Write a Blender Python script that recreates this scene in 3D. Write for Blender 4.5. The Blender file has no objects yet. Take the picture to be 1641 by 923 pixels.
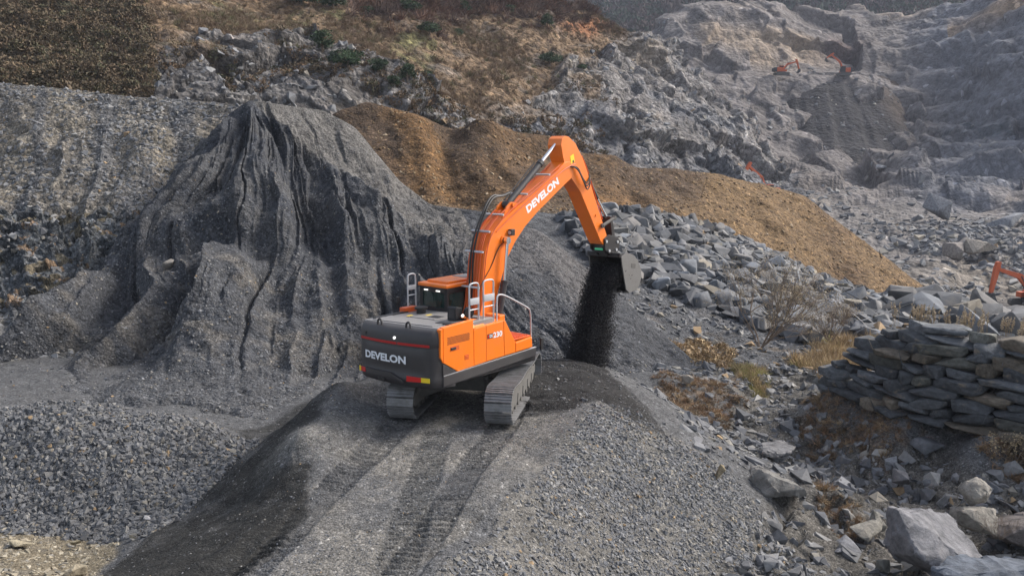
import bpy, bmesh, math, random
import numpy as np
from mathutils import Vector, Matrix, Euler

random.seed(7)
rng = np.random.default_rng(7)
R = math.radians

# ------------------------------------------------------------------ camera, light, exposure
scene = bpy.context.scene
COL = scene.collection
CAM = np.array([1.09, -21.92, 6.42]); PITCH = -0.156; FPX = 1380.0
cd = bpy.data.cameras.new('camera'); cam = bpy.data.objects.new('camera', cd); COL.objects.link(cam)
cam.location = CAM; cam.rotation_euler = (math.pi/2 + PITCH, 0, 0)
cd.sensor_width = 36; cd.lens = 36*FPX/1641; cd.clip_start = 0.1; cd.clip_end = 6000
scene.camera = cam

SUN_EL, SUN_AZ = 40.0, 68.0       # azimuth measured from the view direction (+Y) towards the right (+X)
world = bpy.data.worlds.new('World'); scene.world = world; world.use_nodes = True
wn = world.node_tree.nodes; bg = wn['Background']
sky = wn.new('ShaderNodeTexSky'); sky.sky_type = 'NISHITA'; sky.sun_disc = False
sky.sun_elevation = R(SUN_EL); sky.sun_rotation = R(SUN_AZ); sky.air_density = 1.0; sky.dust_density = 3.0
hs = wn.new('ShaderNodeHueSaturation'); hs.inputs['Saturation'].default_value = .52
world.node_tree.links.new(sky.outputs[0], hs.inputs['Color']); world.node_tree.links.new(hs.outputs[0], bg.inputs[0]); bg.inputs[1].default_value = 0.13
sl = bpy.data.lights.new('sun', 'SUN'); sl.energy = 2.3; sl.angle = R(18); sl.color = (1, .92, .83)
so = bpy.data.objects.new('sun', sl); COL.objects.link(so)
sd = Vector((math.sin(R(SUN_AZ))*math.cos(R(SUN_EL)), math.cos(R(SUN_AZ))*math.cos(R(SUN_EL)), math.sin(R(SUN_EL))))
so.rotation_euler = (-sd).to_track_quat('-Z', 'Y').to_euler(); so.location = sd*60
scene.view_settings.view_transform = 'Standard'; scene.view_settings.look = 'None'
scene.view_settings.exposure = 0.98; scene.view_settings.gamma = 1
scene.cycles.max_bounces = 4; scene.cycles.diffuse_bounces = 2; scene.cycles.glossy_bounces = 2
scene.cycles.transmission_bounces = 3; scene.cycles.volume_bounces = 0

# ------------------------------------------------------------------ measuring: picture point at a distance or height -> world point
cs, sn = math.cos(PITCH), math.sin(PITCH)
FW = np.array([0, cs, sn]); UP = np.array([0, -sn, cs]); RT = np.array([1., 0, 0])
def ray(px, py):
    px = np.asarray(px, float); py = np.asarray(py, float)
    return FW + RT*((px-820.5)/FPX)[..., None] - UP*((py-461.5)/FPX)[..., None]
def at(px, py, d):
    r = ray(px, py); return CAM + r*(np.asarray(d, float)/r[..., 1])[..., None]
def atz(px, py, z):
    r = ray(px, py); return CAM + r*((z-CAM[2])/r[..., 2])[..., None]

# ------------------------------------------------------------------ numpy noise
def _h(ix, iy, iz, s=0):
    n = (ix.astype(np.int64)*73856093) ^ (iy.astype(np.int64)*19349663) ^ (iz.astype(np.int64)*83492791) ^ (s*2654435761 & 0xffffffff)
    n = (n ^ (n >> 13)) * 1274126177 & 0xffffffff
    n = (n ^ (n >> 16)) * 2246822519 & 0xffffffff
    n = n ^ (n >> 15)
    return (n & 0xffffff)/float(0xffffff)
def vnoise(p, s=0):
    i = np.floor(p).astype(np.int64); f = p-i; f = f*f*f*(f*(f*6-15)+10)
    out = 0
    for dx in (0, 1):
        for dy in (0, 1):
            for dz in (0, 1):
                w = (f[..., 0] if dx else 1-f[..., 0])*(f[..., 1] if dy else 1-f[..., 1])*(f[..., 2] if dz else 1-f[..., 2])
                out = out + w*_h(i[..., 0]+dx, i[..., 1]+dy, i[..., 2]+dz, s)
    return out*2-1
def fbm(p, o=4, s=0, g=.5):
    a, t, n = 1., 0., 0.
    for k in range(o):
        t = t + a*vnoise(p, s+k*17); n += a; a *= g; p = p*2.03+7.1
    return t/n
def ridged(p, o=4, s=0, g=.5):
    a, t, n = 1., 0., 0.
    for k in range(o):
        t = t + a*(1-np.abs(vnoise(p, s+k*13))*2); n += a; a *= g; p = p*2.1+3.7
    return t/n
def chunks(p, s=0, tilt=.8):
    """piecewise planar cells: angular rock"""
    i = np.floor(p).astype(np.int64)
    best = np.full(p.shape[:-1], 9.); val = np.zeros(p.shape[:-1]); idv = np.zeros(p.shape[:-1])
    for dx in (-1, 0, 1):
        for dy in (-1, 0, 1):
            for dz in (-1, 0, 1):
                a, b, c = i[..., 0]+dx, i[..., 1]+dy, i[..., 2]+dz
                ox = a+_h(a, b, c, s+1); oy = b+_h(a, b, c, s+2); oz = c+_h(a, b, c, s+3)
                ddx, ddy, ddz = p[..., 0]-ox, p[..., 1]-oy, p[..., 2]-oz
                dd = ddx*ddx+ddy*ddy+ddz*ddz
                m = dd < best
                h = _h(a, b, c, s+4)
                v = (h*2-1)*.45 + tilt*.75*((_h(a, b, c, s+5)*2-1)*ddx + (_h(a, b, c, s+6)*2-1)*ddy + (_h(a, b, c, s+7)*2-1)*ddz)*2
                val = np.where(m, v, val); idv = np.where(m, h, idv); best = np.where(m, dd, best)
    return val, idv
def sstep(a, b, x):
    t = np.clip((x-a)/(b-a), 0, 1); return t*t*(3-2*t)
def lerp(a, b, t): return a+(b-a)*t
def mixc(c, d, t): return c*(1-t[..., None])+np.array(d)*t[..., None]

# ------------------------------------------------------------------ materials
MATS = {}
def newmat(name):
    m = bpy.data.materials.new(name); m.use_nodes = True
    nt = m.node_tree; b = nt.nodes['Principled BSDF']
    return m, nt, b
def N(nt, t, **k):
    n = nt.nodes.new(t)
    for a, v in k.items(): setattr(n, a, v)
    return n
def plain(name, col, rough=.5, metal=0, dirt=0., dirtcol=(.12, .11, .10), emit=None, coat=0, scale=2.5):
    if name in MATS: return MATS[name]
    m, nt, b = newmat(name)
    b.inputs['Roughness'].default_value = rough; b.inputs['Metallic'].default_value = metal
    b.inputs['Base Color'].default_value = (*col, 1)
    if coat: b.inputs['Coat Weight'].default_value = coat; b.inputs['Coat Roughness'].default_value = .15
    L = nt.links
    if dirt:
        tc = N(nt, 'ShaderNodeTexCoord')
        n1 = N(nt, 'ShaderNodeTexNoise'); n1.inputs['Scale'].default_value = scale; n1.inputs['Detail'].default_value = 8; n1.inputs['Roughness'].default_value = .65
        L.new(tc.outputs['Object'], n1.inputs['Vector'])
        mr = N(nt, 'ShaderNodeMapRange'); mr.inputs['From Min'].default_value = .45; mr.inputs['From Max'].default_value = .75; mr.inputs['To Max'].default_value = dirt
        L.new(n1.outputs[0], mr.inputs['Value'])
        mx = N(nt, 'ShaderNodeMix', data_type='RGBA'); mx.inputs[6].default_value = (*col, 1); mx.inputs[7].default_value = (*dirtcol, 1)
        L.new(mr.outputs[0], mx.inputs[0]); L.new(mx.outputs[2], b.inputs['Base Color'])
        m2 = N(nt, 'ShaderNodeMapRange'); m2.inputs['To Min'].default_value = max(rough-.08, .05); m2.inputs['To Max'].default_value = min(rough+.2, 1)
        L.new(n1.outputs[0], m2.inputs['Value']); L.new(m2.outputs[0], b.inputs['Roughness'])
    if emit: b.inputs['Emission Color'].default_value = (*emit[:3], 1); b.inputs['Emission Strength'].default_value = emit[3]
    MATS[name] = m; return m
def earth(name, chip=6., chip_amt=.5, noise_amt=.35, bump=.6, bdist=.05, rough=.95, nscale=1.0, bright=.06, stretch=None, fine=None):
    """rock and soil: albedo attribute 'Col' times grain, stone chips and stains, with relief"""
    m, nt, b = newmat(name); L = nt.links
    b.inputs['Roughness'].default_value = rough; b.inputs['Specular IOR Level'].default_value = .25
    at_ = N(nt, 'ShaderNodeAttribute', attribute_name='Col')
    tc = N(nt, 'ShaderNodeTexCoord'); co = tc.outputs['Object']
    if stretch:
        mp = N(nt, 'ShaderNodeMapping'); mp.inputs['Scale'].default_value = stretch[:3]; mp.inputs['Rotation'].default_value = stretch[3] if len(stretch) > 3 else (0, 0, 0)
        L.new(co, mp.inputs[0]); co = mp.outputs[0]
    v1 = N(nt, 'ShaderNodeTexVoronoi'); v1.inputs['Scale'].default_value = chip; L.new(co, v1.inputs['Vector'])
    v2 = N(nt, 'ShaderNodeTexVoronoi'); v2.inputs['Scale'].default_value = chip*2.7; L.new(co, v2.inputs['Vector'])
    nz = N(nt, 'ShaderNodeTexNoise'); nz.inputs['Scale'].default_value = nscale; nz.inputs['Detail'].default_value = 10; nz.inputs['Roughness'].default_value = .68
    L.new(co, nz.inputs['Vector'])
    # value factor
    s1 = N(nt, 'ShaderNodeSeparateColor'); L.new(v1.outputs['Color'], s1.inputs[0])
    s2 = N(nt, 'ShaderNodeSeparateColor'); L.new(v2.outputs['Color'], s2.inputs[0])
    def mr(src, a, b_, c, d):
        n = N(nt, 'ShaderNodeMapRange'); n.inputs[1].default_value = a; n.inputs[2].default_value = b_; n.inputs[3].default_value = c; n.inputs[4].default_value = d
        L.new(src, n.inputs[0]); return n.outputs[0]
    def ma(op, x, y):
        n = N(nt, 'ShaderNodeMath', operation=op)
        for i, q in enumerate((x, y)):
            if isinstance(q, (int, float)): n.inputs[i].default_value = q
            else: L.new(q, n.inputs[i])
        return n.outputs[0]
    f1 = mr(s1.outputs[0], 0, 1, 1-chip_amt, 1+chip_amt*.8)
    f2 = mr(s2.outputs[0], 0, 1, 1-chip_amt*.8, 1+chip_amt*.7)
    f3 = mr(nz.outputs[0], .3, .7, 1-noise_amt, 1+noise_amt)
    hi = mr(s1.outputs[1], 1-bright, 1-bright+.01, 1, 1.9)
    f = ma('MULTIPLY', ma('MULTIPLY', f1, f2), ma('MULTIPLY', f3, hi))
    mx = N(nt, 'ShaderNodeVectorMath', operation='SCALE'); L.new(at_.outputs['Color'], mx.inputs[0]); L.new(f, mx.inputs['Scale'])
    L.new(mx.outputs[0], b.inputs['Base Color'])
    h = ma('ADD', ma('MULTIPLY', v1.outputs['Distance'], -.9), ma('ADD', ma('MULTIPLY', v2.outputs['Distance'], -.35), ma('MULTIPLY', nz.outputs[0], 1.2)))
    h = ma('ADD', h, ma('MULTIPLY', s1.outputs[2], .5))
    bp = N(nt, 'ShaderNodeBump'); bp.inputs['Strength'].default_value = bump; bp.inputs['Distance'].default_value = bdist
    L.new(h, bp.inputs['Height']); L.new(bp.outputs[0], b.inputs['Normal'])
    return m
def rockmat(name, nscale=3., amt=.3, bump=.5, bdist=.03, rough=.9, spots=.25):
    """loose stones: attribute colour, stains, small relief"""
    m, nt, b = newmat(name); L = nt.links
    b.inputs['Roughness'].default_value = rough; b.inputs['Specular IOR Level'].default_value = .3
    at_ = N(nt, 'ShaderNodeAttribute', attribute_name='Col')
    oi = N(nt, 'ShaderNodeObjectInfo')
    tc = N(nt, 'ShaderNodeTexCoord')
    ad = N(nt, 'ShaderNodeVectorMath', operation='ADD'); L.new(tc.outputs['Object'], ad.inputs[0]); L.new(oi.outputs['Location'], ad.inputs[1])
    nz = N(nt, 'ShaderNodeTexNoise'); nz.inputs['Scale'].default_value = nscale; nz.inputs['Detail'].default_value = 9; nz.inputs['Roughness'].default_value = .65
    L.new(ad.outputs[0], nz.inputs['Vector'])
    mr = N(nt, 'ShaderNodeMapRange'); mr.inputs[1].default_value = .3; mr.inputs[2].default_value = .7; mr.inputs[3].default_value = 1-amt; mr.inputs[4].default_value = 1+amt
    L.new(nz.outputs[0], mr.inputs[0])
    # object-to-object tint for copies that share a mesh
    mc = N(nt, 'ShaderNodeMix', data_type='RGBA'); mc.blend_type = 'MULTIPLY'; mc.inputs[0].default_value = 1
    L.new(at_.outputs['Color'], mc.inputs[6]); L.new(oi.outputs['Color'], mc.inputs[7])
    mx = N(nt, 'ShaderNodeVectorMath', operation='SCALE'); L.new(mc.outputs[2], mx.inputs[0]); L.new(mr.outputs[0], mx.inputs['Scale'])
    # rusty weathering film in patches
    n2 = N(nt, 'ShaderNodeTexNoise'); n2.inputs['Scale'].default_value = nscale*.5; n2.inputs['Detail'].default_value = 5; L.new(ad.outputs[0], n2.inputs['Vector'])
    m2 = N(nt, 'ShaderNodeMapRange'); m2.inputs[1].default_value = .6; m2.inputs[2].default_value = .72; m2.inputs[4].default_value = spots
    L.new(n2.outputs[0], m2.inputs[0])
    mm = N(nt, 'ShaderNodeMix', data_type='RGBA'); mm.inputs[7].default_value = (.20, .155, .10, 1)
    L.new(m2.outputs[0], mm.inputs[0]); L.new(mx.outputs[0], mm.inputs[6]); L.new(mm.outputs[2], b.inputs['Base Color'])
    bp = N(nt, 'ShaderNodeBump'); bp.inputs['Strength'].default_value = bump; bp.inputs['Distance'].default_value = bdist
    L.new(nz.outputs[0], bp.inputs['Height']); L.new(bp.outputs[0], b.inputs['Normal'])
    return m

# ------------------------------------------------------------------ tagging
def tag(o, label=None, cat=None, group=None, kind=None):
    if label: o['label'] = label
    if cat: o['category'] = cat
    if group: o['group'] = group
    if kind: o['kind'] = kind
    return o
def empty(name, loc=(0, 0, 0), rz=0):
    o = bpy.data.objects.new(name, None); o.empty_display_size = .3; COL.objects.link(o)
    o.location = loc; o.rotation_euler = (0, 0, rz); return o

# ------------------------------------------------------------------ numpy mesh building
def np_mesh(name, verts, faces_flat, counts, mat, cols=None, smooth=False):
    me = bpy.data.meshes.new(name)
    me.vertices.add(len(verts)); me.vertices.foreach_set('co', np.ascontiguousarray(verts, np.float32).ravel())
    me.loops.add(len(faces_flat)); me.loops.foreach_set('vertex_index', np.ascontiguousarray(faces_flat, np.int32))
    me.polygons.add(len(counts)); st = np.concatenate([[0], np.cumsum(counts)[:-1]])
    me.polygons.foreach_set('loop_start', st.astype(np.int32))
    me.polygons.foreach_set('use_smooth', np.full(len(counts), smooth, bool))
    me.update(calc_edges=True)
    if cols is not None:
        ca = me.color_attributes.new('Col', 'FLOAT_COLOR', 'POINT')
        c4 = np.ones((len(verts), 4), np.float32); c4[:, :3] = cols
        ca.data.foreach_set('color', c4.ravel())
    if mat: me.materials.append(mat)
    return me
def link_mesh(name, me, parent=None):
    o = bpy.data.objects.new(name, me); COL.objects.link(o)
    if parent: o.parent = parent
    return o
class Grid:
    """a sheet of points P[rows, cols, 3]"""
    def __init__(s, P): s.P = P
    def normals(s, up=True):
        du = np.gradient(s.P, axis=1); dv = np.gradient(s.P, axis=0)
        n = np.cross(du, dv); n /= np.linalg.norm(n, axis=-1, keepdims=True)+1e-9
        # face the open side (up, and towards the viewer side for steep ground)
        ref = np.array([0, -.5, 1.]); sg = np.sign((n*ref).sum(-1)); sg[sg == 0] = 1
        return n*sg[..., None]
    def push(s, d): s.P = s.P + s.normals()*d[..., None]
    def mesh(s, name, mat, cols, smooth=True, **tg):
        n, m = s.P.shape[:2]; idx = np.arange(n*m).reshape(n, m)
        q = np.stack([idx[:-1, :-1], idx[:-1, 1:], idx[1:, 1:], idx[1:, :-1]], -1).reshape(-1, 4)
        # orientation
        a = s.P[n//2, m//2]; b = s.P[n//2, m//2+1]; c = s.P[n//2+1, m//2]
        if np.dot(np.cross(b-a, c-a), [0, -.5, 1]) < 0: pass
        else: q = q[:, ::-1] if False else q
        me = np_mesh(name, s.P.reshape(-1, 3), q.ravel(), np.full(len(q), 4), mat, cols.reshape(-1, 3), smooth)
        return link_mesh(name, me)
def blur(a, k, axis):
    if k < 1: return a
    w = np.hanning(2*k+3)[1:-1]; w /= w.sum()
    pad = [(0, 0)]*a.ndim; pad[axis] = (k, k)
    b = np.pad(a, pad, mode='reflect', reflect_type='odd')
    n = a.shape[axis]; out = 0
    for i, q in enumerate(w): out = out + q*np.take(b, np.arange(i, i+n), axis=axis)
    return out
def patch(rows, nr, nc, smc=12, smr=10, byindex=False):
    """rows: far to near, each a list of (picture x, picture y, distance) measured from the photograph"""
    K = []
    for r in rows:
        r = np.array(r, float); t = np.linspace(0, 1, len(r)) if byindex else (r[:, 0]-r[0, 0])/(r[-1, 0]-r[0, 0]); tt = np.linspace(0, 1, nc)
        K.append(np.stack([np.interp(tt, t, r[:, k]) for k in range(3)], -1))
    K = np.array(K); K[..., 2] = np.log(K[..., 2])
    K = blur(K, smc, 1)
    tr = np.linspace(0, len(rows)-1, nr); i = np.minimum(tr.astype(int), len(rows)-2); f = (tr-i)[:, None, None]
    G = K[i]*(1-f)+K[i+1]*f
    G = blur(G, smr, 0)
    return Grid(at(G[..., 0], G[..., 1], np.exp(G[..., 2]))), G

# rock library --------------------------------------------------------------
def hull_rock(n, sx, sy, sz, seed, blocky=.5):
    r = random.Random(seed); bm = bmesh.new()
    for _ in range(n):
        v = Vector((r.uniform(-1, 1), r.uniform(-1, 1), r.uniform(-1, 1)))
        v = v.lerp(v.normalized(), 1-blocky)
        bm.verts.new((v.x*sx, v.y*sy, v.z*sz))
    g = bmesh.ops.convex_hull(bm, input=bm.verts)
    bmesh.ops.delete(bm, geom=[x for x in g['geom_interior'] if isinstance(x, bmesh.types.BMVert)], context='VERTS')
    bmesh.ops.triangulate(bm, faces=bm.faces)
    bm.verts.index_update()
    V = np.array([v.co[:] for v in bm.verts]); F = np.array([[v.index for v in f.verts] for f in bm.faces])
    bm.free(); return V, F
LIB = [hull_rock(10+i % 4, 1, .72+.2*(i % 3)/2, .5+.12*(i % 4), 100+i, .6) for i in range(12)]
FLAT = [hull_rock(11, 1, .7, .22+.06*(i % 3), 300+i, .8) for i in range(8)]
GREYS = np.array([(.150, .153, .162), (.110, .115, .125), (.19, .19, .19), (.24, .235, .225), (.14, .142, .147), (.165, .17, .18), (.09, .095, .105), (.20, .19, .17), (.25, .225, .185), (.28, .20, .12)])
GW = np.array([.2, .18, .14, .06, .14, .14, .08, .05, .02, .012]); GW = GW/GW.sum()
def scatter(name, grid, weight, n, s0, s1, mat, lib=None, pal=None, pw=None, sink=.15, seed=0, power=2.5, tilt=.5, bright=1., region=None, mul=None, lift=0.):
    r = np.random.default_rng(seed); lib = lib or LIB; pal = GREYS*bright if pal is None else np.array(pal)*bright; pw = (GW if pw is None else np.array(pw)/sum(pw)) if len(pal) != len(GREYS) or pw is not None or True else GW
    P = grid.P; Nn = grid.normals()
    a = np.linalg.norm(np.cross(P[1:, :-1]-P[:-1, :-1], P[:-1, 1:]-P[:-1, :-1]), axis=-1)
    w = a*weight[:-1, :-1]; cdf = np.cumsum(w.ravel()); cdf /= cdf[-1]
    k = np.searchsorted(cdf, r.random(n)); i, j = np.unravel_index(k, w.shape)
    u, v = r.random(n)[:, None], r.random(n)[:, None]
    pos = P[i, j]*(1-u)*(1-v)+P[i+1, j]*u*(1-v)+P[i, j+1]*(1-u)*v+P[i+1, j+1]*u*v
    nn = Nn[i, j]
    sz = s0+(s1-s0)*r.random(n)**power
    if mul is not None: sz = sz*mul[i, j]
    nn = nn+r.normal(0, tilt*.35, (n, 3)); nn /= np.linalg.norm(nn, axis=1, keepdims=True)
    t = r.normal(0, 1, (n, 3)); t -= nn*(t*nn).sum(1, keepdims=True); t /= np.linalg.norm(t, axis=1, keepdims=True)
    bt = np.cross(nn, t)
    M = np.stack([t, bt, nn], -1)*sz[:, None, None]
    asp = 1+r.uniform(-.25, .35, (n, 3)); M = M*asp[:, None, :]
    c = pal[r.choice(len(pal), n, p=pw/pw.sum())]*r.uniform(.75, 1.25, (n, 1))
    pos = pos - Nn[i, j]*(sz*sink)[:, None] + Nn[i, j]*lift
    which = r.integers(0, len(lib), n)
    VV, FF, CC = [], [], []; off = 0
    for q, (V, F) in enumerate(lib):
        s = np.where(which == q)[0]
        if not len(s): continue
        W = np.einsum('nij,vj->nvi', M[s], V)+pos[s][:, None, :]
        VV.append(W.reshape(-1, 3)); FF.append((F[None]+off+(np.arange(len(s))*len(V))[:, None, None]).reshape(-1, 3))
        CC.append(np.repeat(c[s], len(V), 0)); off += len(s)*len(V)
    V = np.concatenate(VV); F = np.concatenate(FF)
    me = np_mesh(name, V, F.ravel(), np.full(len(F), 3), mat, np.concatenate(CC), False)
    return link_mesh(name, me)
def project(P):
    d = P-CAM; z = d@FW
    return 820.5+FPX*(d@RT)/z, 461.5-FPX*(d@UP)/z
def inpoly(X, Y, poly):
    c = np.zeros(X.shape, bool); n = len(poly)
    for i in range(n):
        x1, y1 = poly[i]; x2, y2 = poly[(i+1) % n]
        cond = ((y1 > Y) != (y2 > Y)) & (X < (x2-x1)*(Y-y1)/((y2-y1)+1e-9)+x1)
        c ^= cond
    return c.astype(float)
def zone(P, pts, z=None, d=None, soft=.3, s=5):
    """a plan-view area: its outline is given by ground points, its edge is ragged"""
    q = np.array([(atz(x, y, z) if z is not None else at(x, y, d))[:2] for x, y in pts]) if (z is not None or d is not None) else np.array(pts)
    w = fbm(P*.9, 3, s)*soft*2; w2 = fbm(P*.9+50, 3, s+9)*soft*2
    return inpoly(P[..., 0]+w, P[..., 1]+w2, [tuple(a) for a in q])
# ================================================================== TERRAIN
# ---- near ground: ramp the excavator stands on, coarse gravel heap, ravine
near_px = [  # picture x, y, height: ramp surface
 (380,923,0),(550,923,0),(700,923,0),(480,860,0),(620,850,0),(760,850,.0),(560,780,0),(700,770,0),(830,745,.02),
 (560,730,0),(700,720,0),(860,715,.03),(620,690,0),(730,680,0),(850,680,0),(650,650,0),(800,650,0),
 # berm on the left edge of the ramp
 (505,800,.03),(500,745,.12),(480,695,.38),(540,650,.3),(545,612,.55),(590,640,.12),
 # left flank: dark damp bank going down to the coarse heap
 (150,923,-1.55),(230,860,-1.5),(330,790,-1.45),(420,715,-1.35),(330,860,-.75),(420,780,-.62),
 # right ridge, slope of crushed stone towards the ravine
 (745,885,.06),(800,820,.08),(850,765,.12),(905,700,.14),(955,660,.18),(880,620,.15),(940,600,.22),(985,625,.1),
 (900,905,-.75),(1000,905,-1.2),(900,800,-.22),(1000,800,-.75),(1000,720,-.25),(1100,800,-1.2),(1100,900,-1.75),(1060,690,-.42),(1120,730,-.85),
 (1200,850,-2.0),(1250,923,-2.45),(1150,745,-1.15),
 # ledge beyond the slope and ravine floor
 (1200,735,-1.7),(1290,785,-2.15),(1300,830,-2.6),(1350,870,-2.75),(1250,700,-2.6),(1150,690,-2.3),
 (1350,720,-2.75),(1450,800,-2.9),(1550,860,-2.9),(1641,900,-2.9),(1400,923,-2.9),(1640,780,-2.6),(1500,740,-2.4),(1400,690,-1.9),
 (1220,640,-2.7),(1250,600,-2.6),(1130,640,-2.0),(1080,610,-1.6),(1300,650,-2.3),
 # foot and top of the stacked wall
 (1320,632,-1.5),(1450,665,-1.35),(1600,700,-1.3),(1750,730,-1.3),
 # coarse heap
 (-120,650,-.45),(0,667,-.5),(60,655,-.35),(110,652,-.32),(200,664,-.5),(270,672,-.62),(340,688,-.95),
 (0,740,-1.2),(100,745,-1.2),(200,750,-1.25),(300,740,-1.3),(-120,840,-2.1),
 (0,838,-2.1),(80,852,-2.15),(180,868,-2.1),(120,800,-1.75),
 # tan soil in the corner
 (0,923,-1.3),(80,923,-1.35),(0,870,-1.75),(130,905,-1.7),(-100,900,-1.5),
]
near_xyz = [  # plan points that the picture hides
 (-14,7,-2.2),(-8,8,-2.2),(-4,9,-2.1),(-14,3.5,-1.6),(-9.5,3.2,-1.5),(-6,3,-1.9),(-17,12,-2.2),(-9,14,-2.4),(-3,14,-2.4),
 (3,3.6,.1),(0,3.5,.1),(2,6.5,-.9),(5,5.6,-.9),(7,7,-2.2),(3,9,-2.2),(0,8,-1.6),(-3,5.5,-.9),(-2,3,.35),
 (5,12,-2.4),(12,12,-2.5),(0,22,-3.8),(-12,22,-3.2),(12,22,-4.2),(20,14,-2.6),(30,12,-3),(10,28,-5.5),(30,26,-5.5),(-10,28,-4),(22,6,-1.2),(26,0,-1.2),(20,-6,-2.6),(24,24,-5),
 (0,-14,-.4),(4,-14,-1.4),(-4,-14,-.2),(-10,-14,-1.4),(-16,-12,-1.2),(10,-15,-2.9),(18,-14,-2.9),(-18,-2,-2),(-22,8,-2.2),
 (14,3,-1.4),(16,6,-1.0),(11,6,-1.9),
]
cp = np.array([atz(x, y, z) for x, y, z in near_px] + [np.array(p, float) for p in near_xyz])
def tps(cp, X, Y, lam=.02):
    n = len(cp); d = np.hypot(cp[:, None, 0]-cp[None, :, 0], cp[:, None, 1]-cp[None, :, 1])
    k = lambda r: np.where(r > 1e-6, r*r*np.log(r+1e-9), 0)
    A = np.zeros((n+3, n+3)); A[:n, :n] = k(d)+np.eye(n)*lam; A[:n, n] = 1; A[:n, n+1:] = cp[:, :2]; A[n:, :n] = A[:n, n:].T
    w = np.linalg.solve(A, np.concatenate([cp[:, 2], np.zeros(3)]))
    Z = w[n]+w[n+1]*X+w[n+2]*Y
    for i in range(n): Z = Z+w[i]*k(np.hypot(X-cp[i, 0], Y-cp[i, 1]))
    return Z
NR, NC = 860, 960
yy = np.exp(np.linspace(math.log(7.5), math.log(50), NR))[::-1]           # distance rows, far first
tt = np.linspace(-.80, .86, NC)
X = CAM[0]+yy[:, None]*tt[None]; Y = CAM[1]+np.repeat(yy[:, None], NC, 1)
# coarse solve then upsample for speed
cr = np.linspace(0, NR-1, 160).astype(int); cc = np.linspace(0, NC-1, 200).astype(int)
Zc = tps(cp, X[np.ix_(cr, cc)], Y[np.ix_(cr, cc)])
Z1 = np.array([np.interp(np.arange(NC), cc, r) for r in Zc]); Z = np.array([np.interp(np.arange(NR), cr, c) for c in Z1.T]).T
P = np.stack([X, Y, Z], -1)
P0 = P.copy()
flat = P.copy(); flat[..., 2] = 0
# zones (plan outlines measured on the ground)
ty = 1.3793; tf = np.array([math.cos(ty), math.sin(ty)]); tl = np.array([-tf[1], tf[0]])
along = X*tf[0]+Y*tf[1]; side = X*tl[0]+Y*tl[1]
m_bank = zone(P, [(140,930,-1.6),(235,855,-1.5),(420,710,-1.35),(560,590,.2),(600,565,.2),(610,600,.2),(560,605,.3),(510,690,.2),(470,700,.1),(512,760,0.05),(500,815,0),(360,930,0)] and
              [tuple(atz(*q)[:2]) for q in [(140,960,-1.6),(235,857,-1.55),(420,712,-1.35),(500,645,-.9),(560,585,.2),(620,560,.2),(600,600,.2),(520,650,.2),(480,690,.3),(435,712,.2),(508,745,0.05),(495,815,0),(340,960,0)]], soft=.14)
m_bank = np.maximum(m_bank, zone(P, [tuple(atz(*q)[:2]) for q in [(345,672,-1.3),(440,628,-1.2),(520,575,-.8),(580,556,-.2),(590,600,.1),(500,650,-.4),(430,708,-1.0)]], soft=.25)*.9)
m_heap = zone(P, [tuple(atz(*q)[:2]) for q in [(-200,640,-.4),(0,655,-.45),(100,642,-.3),(270,662,-.6),(345,680,-.95),(422,706,-1.3),(235,856,-1.55),(190,872,-2.1),(80,858,-2.15),(-200,832,-2.1)]], soft=.12)
m_tan = zone(P, [tuple(atz(*q)[:2]) for q in [(-300,835,-2.1),(0,836,-2.1),(90,856,-2.15),(200,872,-2.05),(140,960,-1.6),(-300,990,-1.2)]], soft=.15)
m_fresh = zone(P, [tuple(atz(*q)[:2]) for q in [(840,560,.1),(950,560,.1),(1000,610,.15),(1075,700,-.5),(1030,680,-.1),(960,640,.2),(900,660,.15),(830,660,.1)]], soft=.12)
m_slope = zone(P, [tuple(atz(*q)[:2]) for q in [(960,640,.2),(1065,690,-.5),(1160,745,-1.2),(1290,900,-2.4),(1340,990,-2.7),(560,990,0),(740,885,.1),(850,765,.15)]], soft=.15)
m_trk = np.zeros_like(Z)
for s0 in (1.2, -1.2):
    w = fbm(np.stack([along*.4, side*0+s0, Z*0], -1), 2, 3)*.12
    m_trk = np.maximum(m_trk, (1-sstep(.30, .40, np.abs(side-s0*1.02+w)))*(along < 0))
m_ramp = (1-m_slope)*(1-m_bank)*(1-m_heap)*(1-m_tan)*(1-m_fresh)*zone(P, [tuple(atz(*q)[:2]) for q in [(360,990,0),(500,800,0),(470,690,.3),(560,600,.3),(860,560,0),(960,640,.2),(850,765,.1),(560,990,0)]], soft=.1)
ravine = sstep(-1.7, -2.4, Z)*(X > 3)
# relief
g = Grid(P)
rel = fbm(P*.8, 4, 1)*.10*(1-m_ramp*.7) + fbm(P*3.2, 4, 2)*.035 + fbm(P*9, 3, 3)*.012
rel += (m_heap*.05*fbm(P*5, 2, 8))
rel += ravine*(ridged(P*1.3, 3, 7)*.06+chunks(P*np.array([.9, .9, 1.6]), 3)[0]*.16+chunks(P*2.2, 4)[0]*.07) + m_slope*ridged(P*np.array([1.0, 1.0, .4]), 2, 5)*.03
rel += m_fresh*(.05*np.sin(along*0+np.hypot(X-2.2, Y-1.2)*7.5))*sstep(1.1, 1.5, np.hypot(X-2.2, Y-1.2))
# bucket tooth grooves on the damp bank
rel += m_bank*(.05*np.sin((X*.75-Y*.25)*8.0+fbm(P*.5, 2, 6)*3)*sstep(.1, .5, fbm(P*.33+4, 2, 12)+.25))
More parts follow.
